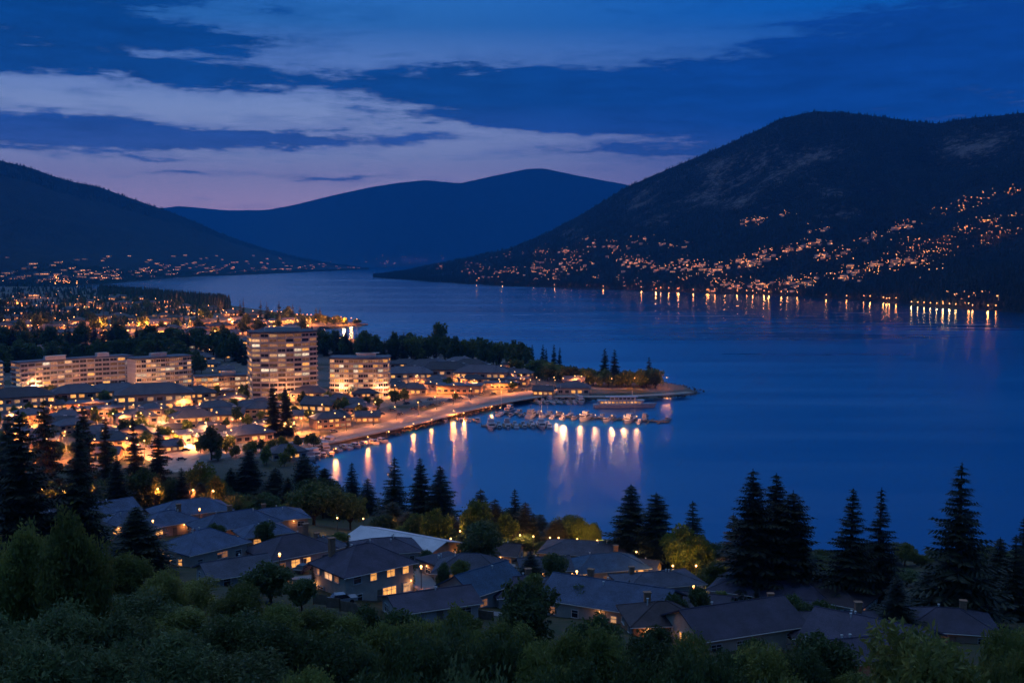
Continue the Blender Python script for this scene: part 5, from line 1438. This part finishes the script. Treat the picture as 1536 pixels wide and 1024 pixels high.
moor(dock('dock', 'long dock reaching far across the harbour mouth', (742, 618), (1004, 632), 3.4, 16, 7), 'at the long dock', 'at the long dock')
moor(dock('dock', 'boat dock floating free in the bay, packed with boats', (722, 638), (826, 637), 3.0, 8, 6), 'at the free floating dock in the bay', 'at the free floating dock', skip=.0)
moor(dock('dock', 'short dock left of the harbour in the bend of the bay', (598, 642), (660, 634), 2.6, 5, 7, (1,)), 'in the bend of the bay', 'in the bend of the bay', ('motorboat', 'motorboat', 'cruiser'))
moor(dock('dock', 'narrow dock in front of the waterfront lamps', (476, 674), (562, 658), 2.6, 6, 7, (-1, 1)), 'at the narrow dock below the lamps', 'at the narrow dock', ('motorboat', 'motorboat', 'cruiser'))
moor(dock('dock', 'boat basin dock crowded with white boats at lower left of the bay', (398, 684), (494, 678), 3.0, 8, 8, (-1, 1)), 'in the crowded basin at the foot of the bay', 'in the crowded basin', ('motorboat', 'cruiser'), 0)
moor(dock('dock', 'inner harbour dock under the point', (795, 603), (880, 601), 2.6, 8, 7, (-1, 1)), 'in the inner harbour under the point', 'in the inner harbour', skip=.05)
moor(dock('dock', 'outer dock lying low between the free dock and the long dock', (855, 640), (925, 641), 2.4, 6, 7, (-1, 1)), 'at the outer dock', 'at the outer dock', skip=.1) if False else None
moor(dock('dock', 'side dock right of the bay road bend', (655, 628), (720, 628), 2.6, 5, 6, (-1,)), 'below the bend of the bay road', 'below the bend of the bay road', ('motorboat',), .1)

def ferry():
    X, Y = at(936, 611, 0)
    o = thing('tour_boat', 'long white two deck tour boat moored inside the long dock, largest vessel', 'tour boat', (X, Y, 0), math.radians(2))
    h = hull_mb(38, 8, 2.2, 14); h.obj('hull', M['hull'], o)
    d1 = MB(); d1.box((-2, 0, 3.4), (27, 6.6, 2.3)); d1.box((-2, 0, 4.65), (29, 7.2, .2)); d1 = d1.obj('lower_deck', M['hull'], o)
    for i in range(11):
        w = MB(); w.box((-14 + i * 2.3, -3.34, 3.6), (1.5, .1, 1.0)); w.obj('window', M['lit_soft' if i % 3 else 'lit'], d1)
    d2 = MB(); d2.box((-1, 0, 5.8), (16, 5.4, 2.1)); d2.box((-1.5, 0, 6.95), (20, 6.4, .2)); d2 = d2.obj('upper_deck', M['hull'], o)
    for i in range(6):
        w = MB(); w.box((-7.5 + i * 2.5, -2.74, 5.9), (1.7, .1, .95)); w.obj('window', M['glass_dark'], d2)
    m = MB(); m.tube((5, 0, 7), (5, 0, 10.5), .12, n=6); m.obj('mast', M['trim'], o)
    rl = MB()
    for x in np.arange(-17, 17, 2.0): rl.tube((x, -3.0, 2.4), (x, -3.0, 3.4), .05, n=4)
    rl.tube((-17, -3.0, 3.4), (16, -3.0, 3.4), .05, n=4); rl.obj('railing', M['trim'], o)
ferry()

# riprap along the near shore edge: loose stones nobody could count
pts = []
for i in range(5, len(shore) - 8):
    a, b = Vector(shore[i]), Vector(shore[i + 1]); L = (b - a).length; nrm = Vector((-(b - a).y, (b - a).x)).normalized()
    for k in range(int(min(L / 0.9, 220))):
        p = a + (b - a) * R.random() + nrm * R.uniform(-1.5, 4.5)
        pts.append((p.x, p.y, R.uniform(.35, 1.1)))
mb = MB()
for x, y, s in pts:
    z = g1(x, y) if False else 0.1 + R.random() * 1.2
    vs = [(x + s * a * R.uniform(.7, 1.1), y + s * b * R.uniform(.7, 1.1), z + s * c * R.uniform(.5, .9)) for a, b, c in ((1, 0, 0), (0, 1, 0), (-1, 0, 0), (0, -1, 0), (0, 0, 1), (0, 0, -1))]
    mb.add(vs, [(0, 1, 4), (1, 2, 4), (2, 3, 4), (3, 0, 4), (1, 0, 5), (2, 1, 5), (3, 2, 5), (0, 3, 5)])
tag(mb.obj('shore_rocks', M['rock']), 'loose grey rocks along the water edge', None, kind='stuff')

# ------------------------------------------------------------------ lit houses on the far slopes
def slope_house(mt, x, y, big, label, group, facing=PI):
    p = mt.hit(x, y)
    if p is None or p[2] < 1.5: return None
    HPOS.append(p)
    o = mobj('hillside_house', R.choice(HH), None, (p[0], p[1], p[2] + 0.5), R.uniform(-.7, .7) - math.atan2(p[0], p[1]), big)
    return tag(o, label, 'house', group)
MASS = MB()
def bulb(q, r, label, group, light=None, scale=None):
    if light or (R.random() < 0.004):
        o = mobj('street_lamp', BL[r], None, q, scale=scale); tag(o, label, 'street lamp', group)
        if light:
            l = bpy.data.objects.new('lamp_light', light_data(light, AMBER, 1.0, True)); COL.objects.link(l); l.parent = o; l.location = (0, 0, 9)
    else: MASS.ball((q[0], q[1], q[2] + 7), r * (scale or 1) * R.choice((.4, .5, .7, .9)), n=6, k=4)
HPOS = []
HH = [tiny_house(15, 11, 7, 2.6, 'stucco', 'far_win', s, 3) for s in range(4)] + [tiny_house(22, 12, 8, 2.6, 'stucco_warm', 'far_win', 9, 4)]
CL = [ # clusters on the big mountain: x0,y0 -> x1,y1, spread, count, description
    (640, 405, 740, 396, 4, 10, 'at the far low tip of the mountain'), (700, 412, 860, 408, 8, 30, 'low above the water at the mountain foot'), (720, 388, 850, 376, 5, 14, 'in the upper row at the far end'),
    (800, 400, 960, 392, 10, 30, 'on the middle of the far lower slope'), (880, 372, 1050, 366, 8, 22, 'in the upper scatter above the middle slope'), (930, 402, 1060, 398, 12, 32, 'in the thick middle cluster'),
    (1060, 408, 1160, 388, 6, 28, 'in the bright terrace climbing to the right'), (1070, 430, 1200, 428, 7, 26, 'along the waterfront under the mountain'), (1120, 390, 1250, 362, 5, 24, 'in the second climbing terrace'),
    (1108, 335, 1180, 322, 3, 10, 'in the lone high terrace'), (1180, 430, 1290, 410, 9, 24, 'on the low slope right of the waterfront'), (1200, 350, 1240, 346, 2, 5, 'in the small high row'), (1225, 386, 1275, 378, 3, 10, 'in the pale row at mid slope'),
    (1290, 362, 1380, 334, 4, 14, 'in the row rising toward the ridge road'), (1300, 398, 1400, 392, 4, 24, 'in the brightest amber terrace'), (1330, 384, 1420, 376, 5, 22, 'in the pale terrace over the amber one'), (1300, 410, 1410, 402, 5, 12, 'under the brightest amber terrace'),
    (1350, 366, 1430, 362, 4, 12, 'in the row behind the pale terrace'), (1400, 318, 1460, 312, 3, 8, 'in the high right terrace'), (1425, 344, 1490, 338, 4, 10, 'in the right middle row'), (1440, 305, 1540, 285, 4, 16, 'in the topmost right row'),
    (1465, 365, 1540, 345, 6, 12, 'at the right edge of the slope'), (1480, 334, 1540, 320, 5, 10, 'near the right edge, upper row'), (1425, 448, 1500, 450, 2, 8, 'by the small lit beach'), (1010, 418, 1080, 422, 5, 10, 'low beside the middle cluster'), (870, 420, 1000, 426, 4, 12, 'close to the water at mid shore')]
cnt = 0; lampspots = []
for x0, y0, x1, y1, sp_, n, desc in CL:
    for i in range(n):
        t = R.random(); x = x0 + (x1 - x0) * t + R.uniform(-3, 3); y = y0 + (y1 - y0) * t + R.gauss(0, sp_ * .6)
        if cnt < 300:
            if slope_house(right, x, y, R.uniform(.5, .9), f'tiny lit hillside house {desc}', f'hillside houses {desc}'): cnt += 1
        for _k in range(R.choice((2, 3, 4, 6))): lampspots.append((x + R.gauss(0, 9), y + R.gauss(0, 4.5), 'bright' if 'bright' in desc or 'thick' in desc or 'waterfront' in desc else ''))
print('hill houses', cnt, 'lamps', len(lampspots))
for x, y, k in lampspots:
    p = right.hit(x, y)
    if p is None: continue
    bulb(p, R.choice((0.5, 0.5, 0.5, 0.8)), 'tiny amber street lamp on the big mountain slope', 'street lamps on the big mountain', 30000 if R.random() < .01 else None)
# waterfront lamps whose streaks lie on the lake
SL = [(x, None, p) for x, p in ((690, 5e4), (715, 6e4), (728, 5e4), (753, 1.1e5), (778, 6e4), (800, 6e4), (832, 6e4), (848, 9e4), (880, 5e4), (905, 6e4), (945, 1.1e5), (962, 7e4), (984, 2.6e5), (1003, 7e4), (1018, 1.5e5), (1040, 8e4), (1063, 5e4),
      (1072, 6e4), (1087, 9e4), (1106, 7e4), (1146, 1.1e5), (1153, 1.2e5), (1172, 7e4), (1196, 4e4), (1305, 7e4), (1325, 5e4), (1344, 5e4), (1482, 1.5e5))] + [(R.uniform(660, 1500), None, R.choice((3e4, 6e4))) for _ in range(20)]
SL.sort(key=lambda q: q[0])
for i, (x, _, p) in enumerate(SL):
    yf = np.interp(x, [560, 700, 820, 1000, 1120, 1220, 1330, 1440, 1536], [415.5, 425.5, 430.5, 437.5, 441.5, 446, 453, 462.5, 469]) - R.uniform(0.8, 3)
    q = right.hit(x, yf)
    if q is None: continue
    o = mobj('street_lamp', BL[0.8], None, q); tag(o, f'waterfront lamp below the big mountain making a streak on the lake, {ordinal(i, len(SL))}', 'street lamp', 'waterfront lamps below the big mountain')
    l = bpy.data.objects.new('lamp_light', light_data(p * 0.11, AMBER, 1.0)); COL.objects.link(l); l.parent = o; l.location = (0, 0, 9)
bch = [(1367 + i * 9.5, 457.5 + i * 0.55) for i in range(8)]
for i, (x, y) in enumerate(bch):
    q = right.hit(x, y)
    if q is None: continue
    o = mobj('street_lamp', BL[0.8], None, q); tag(o, f'lamp in the even row along the small lit beach, {ordinal(i, len(bch))}', 'street lamp', 'lamps along the small lit beach')
    l = bpy.data.objects.new('lamp_light', light_data(R.choice((3e3, 6e3)), (1.0, .55, .18), 1.0)); COL.objects.link(l); l.parent = o; l.location = (0, 0, 9)

def wood_clear(n):
    X, Y, Z, K = right.sample(n, 0.0, 1.04)
    dens = np.array([noise.noise(Vector((x * 0.004, y * 0.004, 9))) for x, y in zip(X, Y)])
    keep = (K + np.random.rand(n) * 0.3 < 0.42) & (dens + np.random.rand(n) * 0.8 > -0.05)
    H = 8 + 9 * np.random.rand(n)
    for hx, hy, hz in HPOS:
        r = math.hypot(hx, hy); ux, uy = hx / r, hy / r
        dx, dy = hx - X, hy - Y; fwd = dx * ux + dy * uy; lat = np.abs(dx * uy - dy * ux)
        keep &= ~((fwd > -8) & (fwd < 60) & (lat < 11))
    cone_field('forest', 'conifer forest covering the big mountain around and above the lit houses', X[keep], Y[keep], Z[keep], H[keep], M['needle_far'])
wood_clear(52000)

# lights at the foot of the left slope and in the far distance
c2 = 0
for _ in range(900):
    if c2 >= 190: break
    x = R.uniform(-10, 545); lo = np.interp(x, [0, 125, 250, 400, 545], [428, 425, 415, 409, 404]); y = lo - abs(R.gauss(0, 1)) * np.interp(x, [0, 300, 480, 545], [16, 15, 9, 2]) - 1
    if y < np.interp(x, [0, 400, 545], [380, 381, 400]): continue
    q = left.hit(x, y)
    if q is None: continue
    o = mobj('far_house', R.choice(SUB), None, (q[0], q[1], q[2] + 1), R.uniform(-.5, .5) - math.atan2(q[0], q[1]), R.uniform(1.0, 1.6)); c2 += 1
    zone = 'under the left slope near the town' if x < 200 else 'under the left slope along the far shore' if x < 400 else 'on the low spur reaching into the lake'
    tag(o, f'speck sized lit house {zone}', 'house', f'far houses {zone}')
    if R.random() < .6:
        bulb((q[0] + 25, q[1] - 10, q[2] + 2), R.choice((0.8, 1.2)), f'amber pinprick street lamp {zone}', f'far street lamps {zone}')
for _ in range(60):
    x = R.gauss(95, 16); y = R.gauss(424, 3)
    if y > 429: continue
    q = left.hit(x, y)
    if q: bulb(q, 1.2, 'amber lamp in the bright far cluster at the channel end', 'lamps in the bright far cluster', 1.2e5 if R.random() < .2 else None)
for _ in range(110):
    x = R.gauss(610, 55); y = 397 - abs(R.gauss(0, 5)) - (max(0, 60 - abs(x - 670)) / 60) * R.uniform(0, 14)
    if x < 490 or x > 720: continue
    q = centre.hit(x, y)
    if q: bulb(q, 1.2, 'faint pinprick light at the foot of the hazy mountain', 'faint lights at the foot of the hazy mountain', None, 1.3)
for x, y, X, Y in SUBLAMP: MASS.ball((X, Y, 3 + R.uniform(5, 9)), R.choice((.25, .35, .5)), n=6, k=4)
tag(MASS.obj('distant_lights', M['lamp_far']), 'countless far street lights in the suburb and on the slopes round the lake', None, kind='stuff')

for i, (x, y, a, lab) in enumerate([(512, 905, .4, 'car parked by the fence of the big two storey house'), (640, 900, -.6, 'car parked on the lit patio beside the big house'), (775, 888, .2, 'car parked behind the blue gabled cottage'), (455, 858, 1.2, 'car parked beside the house with two square windows'),
        (962, 905, .8, 'car parked between the flat patched roof and the wide grey blue gable'), (1052, 905, .1, 'car parked behind the compact dark tree'), (560, 850, .3, 'car parked in front of the long white roofed building'), (340, 830, .9, 'car parked between the three window house and the house left of it')]):
    X, Y, z = onland(x, y); o = mobj('parked_car', CM, None, (X, Y, z + .05), a); tag(o, lab, 'car')

# lanes between the near houses, laid over the hillside
def lane(pts, width, label):
    P = [Vector(onland(x, y)) for x, y in pts]; Q2 = []
    for i in range(len(P) - 1):
        n = max(2, int((P[i + 1] - P[i]).length / 1.2))
        for k in range(n): Q2.append(P[i].lerp(P[i + 1], k / n))
    Q2.append(P[-1]); vs = []; cols_ = 5
    for i, q in enumerate(Q2):
        d = (Q2[min(i + 3, len(Q2) - 1)] - Q2[max(i - 3, 0)]); d.z = 0; d.normalize(); nr = Vector((-d.y, d.x, 0))
        for c in range(cols_):
            w = q + nr * width * (c / (cols_ - 1) - .5); g = g1(w.x, w.y); hl = min(max((g - 6) / 10, 0), 1)
            vs.append((w.x, w.y, g + hl * 0.5 * math.sin(w.x * 0.11 + 1.3 * math.sin(w.y * 0.05)) * math.cos(w.y * 0.09) + 0.12))
    fs = [(i * cols_ + c + 1, i * cols_ + c, (i + 1) * cols_ + c, (i + 1) * cols_ + c + 1) for i in range(len(Q2) - 1) for c in range(cols_ - 1)]
    m = MB(); m.add(vs, fs); tag(m.obj('road', M['road']), label, None, kind='structure')
lane([(330, 868), (400, 868), (470, 868), (520, 858), (640, 882), (690, 915), (780, 925)], 6, 'lane winding between the near houses')
lane([(780, 925), (860, 890), (960, 915), (1040, 915), (1120, 905)], 6, 'lane between the grey blue gable and the plum roofs')
lane([(640, 882), (620, 850), (700, 850), (800, 850)], 5, 'lane in front of the long white roofed building')
for x, y, p in ((500, 862, 500), (632, 888, 700), (700, 852, 400), (865, 893, 500), (1040, 918, 400), (420, 872, 400), (230, 812, 500), (300, 792, 500)):
    X, Y, z = onland(x, y)
    lamp(x, y, 'low street lamp on the lane between the near houses', 'street lamps on the lanes between near houses', p * 2.0, AMBER, 'globe', down=True)
# ------------------------------------------------------------------ sky, sun and air
def sky():
    w = bpy.data.worlds.new('World'); sc.world = w; w.use_nodes = True
    t = w.node_tree; t.nodes.clear()
    out = t.nodes.new('ShaderNodeOutputWorld'); bg = t.nodes.new('ShaderNodeBackground')
    g = S(t, t.nodes.new('ShaderNodeTexCoord').outputs['Generated'])
    sep = t.nodes.new('ShaderNodeSeparateXYZ'); t.links.new(g.k, sep.inputs[0])
    x, y, z = (S(t, sep.outputs[i]) for i in range(3))
    az = x._m('ARCTAN2', y)                 # 0 ahead, negative to the left
    el = z._m('ARCSINE')
    e = (el / math.radians(60)).clamp()
    e = e.pw(0.5)
    def st(deg, c): return (math.sqrt(max(deg, 0) / 60), c)
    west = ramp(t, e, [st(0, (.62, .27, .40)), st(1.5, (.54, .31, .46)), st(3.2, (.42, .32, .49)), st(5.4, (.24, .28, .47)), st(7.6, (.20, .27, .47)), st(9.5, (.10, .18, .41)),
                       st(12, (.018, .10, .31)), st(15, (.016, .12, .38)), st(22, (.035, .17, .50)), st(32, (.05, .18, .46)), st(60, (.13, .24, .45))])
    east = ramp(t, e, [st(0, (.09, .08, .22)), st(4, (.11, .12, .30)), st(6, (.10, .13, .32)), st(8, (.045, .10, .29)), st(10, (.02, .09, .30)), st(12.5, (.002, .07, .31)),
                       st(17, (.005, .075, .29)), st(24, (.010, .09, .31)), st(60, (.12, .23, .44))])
    glow = (az + math.radians(18)).__mul__(1.0)
    gd = (glow * glow) * -3.4
    gf = gd._m('EXPONENT')
    right_ = az.sstep(-0.12, 0.30)
    clear = mixc(t, right_, west, east)
    back = gf.sstep(0.0, 0.25, 0.55, 1.0)
    clear = scalec(t, clear, back)
    # clouds: stretched masses at real bearings, broken up by noise
    def fb(sx, sy, det=7, seed=0.0, rg=0.6):
        return noise_tex(t, comb(t, az * sx, el * sy, seed), 1.0, det, rg) - 0.5
    wa = fb(9, 30, 4, 4.0) * 0.16; we = fb(12, 44, 4, 9.0) * 0.034
    A, E = az + wa, el + we
    def rad(px, py): return math.atan((px - 768) / F), math.atan((392 - py) / F)
    blobs = [ # px, py, rx, ry, tilt, weight
        (40, 40, 280, 46, .03, 1.1), (60, 88, 200, 34, 0.0, 1.1), (230, 12, 150, 16, .0, .8), (320, 78, 130, 15, -.02, 1.05), (200, 60, 130, 18, 0, .6), (300, 128, 165, 19, -.06, .95), (170, 118, 120, 18, -.1, .8),
        (640, 130, 240, 24, -.04, .95), (850, 135, 300, 36, .01, 1.0), (1000, 175, 260, 45, .05, 1.0), (1250, 120, 330, 60, .1, 1.1), (1450, 80, 260, 75, .12, 1.1), (720, 175, 200, 24, -.05, .9),
        (640, 205, 90, 9, -.02, .7), (840, 195, 130, 10, 0, .7), (1300, 200, 400, 60, 0, 1.0), (930, 232, 160, 9, .02, .7),
        (130, 216, 290, 20, -.035, 1.15), (20, 214, 200, 26, 0, 1.1), (330, 216, 210, 10, -.02, 1.3), (440, 219, 110, 5, -.02, .7), (20, 238, 120, 8, 0, .6),
        (215, 247, 65, 4.5, -.02, 1.05), (285, 268, 46, 6, 0, 1.1), (450, 270, 95, 8, -.02, 1.15), (560, 267, 60, 4, 0, .55), (200, 265, 110, 3, -.06, .5),
        (300, 50, 110, 10, -.04, -.7), (250, 103, 90, 6, -.03, -.5), (560, 165, 170, 10, -.03, -.5), (720, 200, 170, 9, .03, -.75), (900, 208, 130, 9, .03, -.55), (650, 225, 160, 9, 0, -.5), (1000, 60, 260, 26, .03, -.6), (560, 92, 60, 5, 0, .8), (530, 65, 40, 4, 0, .45), (1080, 52, 110, 7, 0, .5), (450, 42, 60, 10, 0, .4), (0, 125, 120, 22, 0, .8)]
    d = None
    vec = comb(t, A, E, 0.0)
    for px, py, rx, ry, ti, wt in blobs:
        a0, e0 = rad(px, py); sx, sy = F / rx, F / ry
        vm = t.nodes.new('ShaderNodeVectorMath'); vm.operation = 'MULTIPLY_ADD'; t.links.new(vec.k, vm.inputs[0])
        vm.inputs[1].default_value = (sx, sy, 0); vm.inputs[2].default_value = (-a0 * sx, -e0 * sy, 0)
        dt = t.nodes.new('ShaderNodeVectorMath'); dt.operation = 'DOT_PRODUCT'; t.links.new(vm.outputs[0], dt.inputs[0]); t.links.new(vm.outputs[0], dt.inputs[1])
        pw = t.nodes.new('ShaderNodeMath'); pw.operation = 'POWER'; pw.inputs[0].default_value = 0.36; t.links.new(dt.outputs[1], pw.inputs[1])
        k = S(t, pw.outputs[0])
        d = k * wt if d is None else k._m('MULTIPLY_ADD', wt, d)
    streak = fb(13, 75, 7, 2.0, 0.7); puff = fb(5, 22, 3, 7.0)
    fine = fb(34, 210, 5, 11.0, 0.65)
    d = d * 0.92 + streak * 3.0 + puff * 1.3 + fine * 0.9
    over = el.sstep(0.26, 0.5) * 0.5 * (fb(3, 3, 3, 1.0) + 0.6)      # broken cloud higher up
    d = d.mn(1.4) + over
    cover = d.sstep(0.30, 1.12)
    thin = d.sstep(0.05, 0.5) * 0.22
    ccol = ramp(t, e, [st(0, (.08, .09, .27)), st(3.5, (.075, .11, .31)), st(5.0, (.045, .095, .30)), st(6.8, (.016, .06, .24)), st(8.2, (.003, .042, .18)), st(12, (.0008, .034, .155)), st(20, (.004, .04, .17)), st(60, (.03, .07, .18))])
    ccol = mixc(t, right_, ccol, ramp(t, e, [st(0, (.03, .05, .19)), st(5, (.02, .055, .20)), st(7, (.002, .04, .21)), st(12, (.0015, .032, .18)), st(60, (.004, .03, .14))]))
    ccol = scalec(t, ccol, (streak * 1.3 + 1.0))
    col = mixc(t, (cover.mx(thin)), clear, ccol)
    # faint physical twilight sky on top
    ns = t.nodes.new('ShaderNodeTexSky'); ns.sky_type = 'NISHITA'; ns.sun_disc = False
    ns.sun_elevation = math.radians(-1.5); ns.sun_rotation = math.radians(-18); ns.altitude = 400
    col = addc(t, col, scalec(t, S(t, ns.outputs[0]), 0.002))
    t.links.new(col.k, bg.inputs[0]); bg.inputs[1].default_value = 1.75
    t.links.new(bg.outputs[0], out.inputs[0])
    w.cycles.sampling_method = 'MANUAL'; w.cycles.sample_map_resolution = 512
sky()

sky_fill_d = bpy.data.lights.new('sun', 'SUN'); sun = bpy.data.objects.new('sun', sky_fill_d); COL.objects.link(sun)  # soft overhead fill added to lighten treetops, in place of skylight after sunset
sky_fill_d.energy = 0.32; sky_fill_d.angle = math.radians(70); sky_fill_d.color = (0.80, 0.88, 1.0)
sun.rotation_euler = Vector((math.sin(math.radians(18)), -math.cos(math.radians(18)), -2.6)).to_track_quat('-Z', 'Y').to_euler()

def haze():
    m, t, out = newmat('haze')
    v = t.nodes.new('ShaderNodeVolumePrincipled')
    v.inputs['Color'].default_value = (0.02, 0.37, 1.0, 1); v.inputs['Density'].default_value = HAZE
    t.links.new(v.outputs[0], out.inputs['Volume'])
    mb = MB(); mb.box((0, 11000, 1000 - 15), (26000, 24000, 2030))
    o = mb.obj('haze', m); tag(o, 'thin blue evening haze over lake and hills', None, kind='stuff')
HAZE = 5.5e-5
haze()

# ------------------------------------------------------------------ render settings
sc.render.engine = 'CYCLES'
cy = sc.cycles
cy.use_denoising = True
try: cy.denoiser = 'OPENIMAGEDENOISE'
except Exception: pass
cy.denoising_input_passes = 'RGB_ALBEDO_NORMAL'
cy.use_light_tree = True
cy.use_adaptive_sampling = True; cy.adaptive_threshold = 0.02; cy.adaptive_min_samples = 16
cy.max_bounces = 4; cy.diffuse_bounces = 2; cy.glossy_bounces = 2; cy.transmission_bounces = 2; cy.transparent_max_bounces = 4; cy.volume_bounces = 0
cy.caustics_reflective = False; cy.caustics_refractive = False
cy.sample_clamp_indirect = 3.0; cy.sample_clamp_direct = 0
sc.view_settings.view_transform = 'Standard'; sc.view_settings.look = 'None'; sc.view_settings.exposure = 0; sc.view_settings.gamma = 1
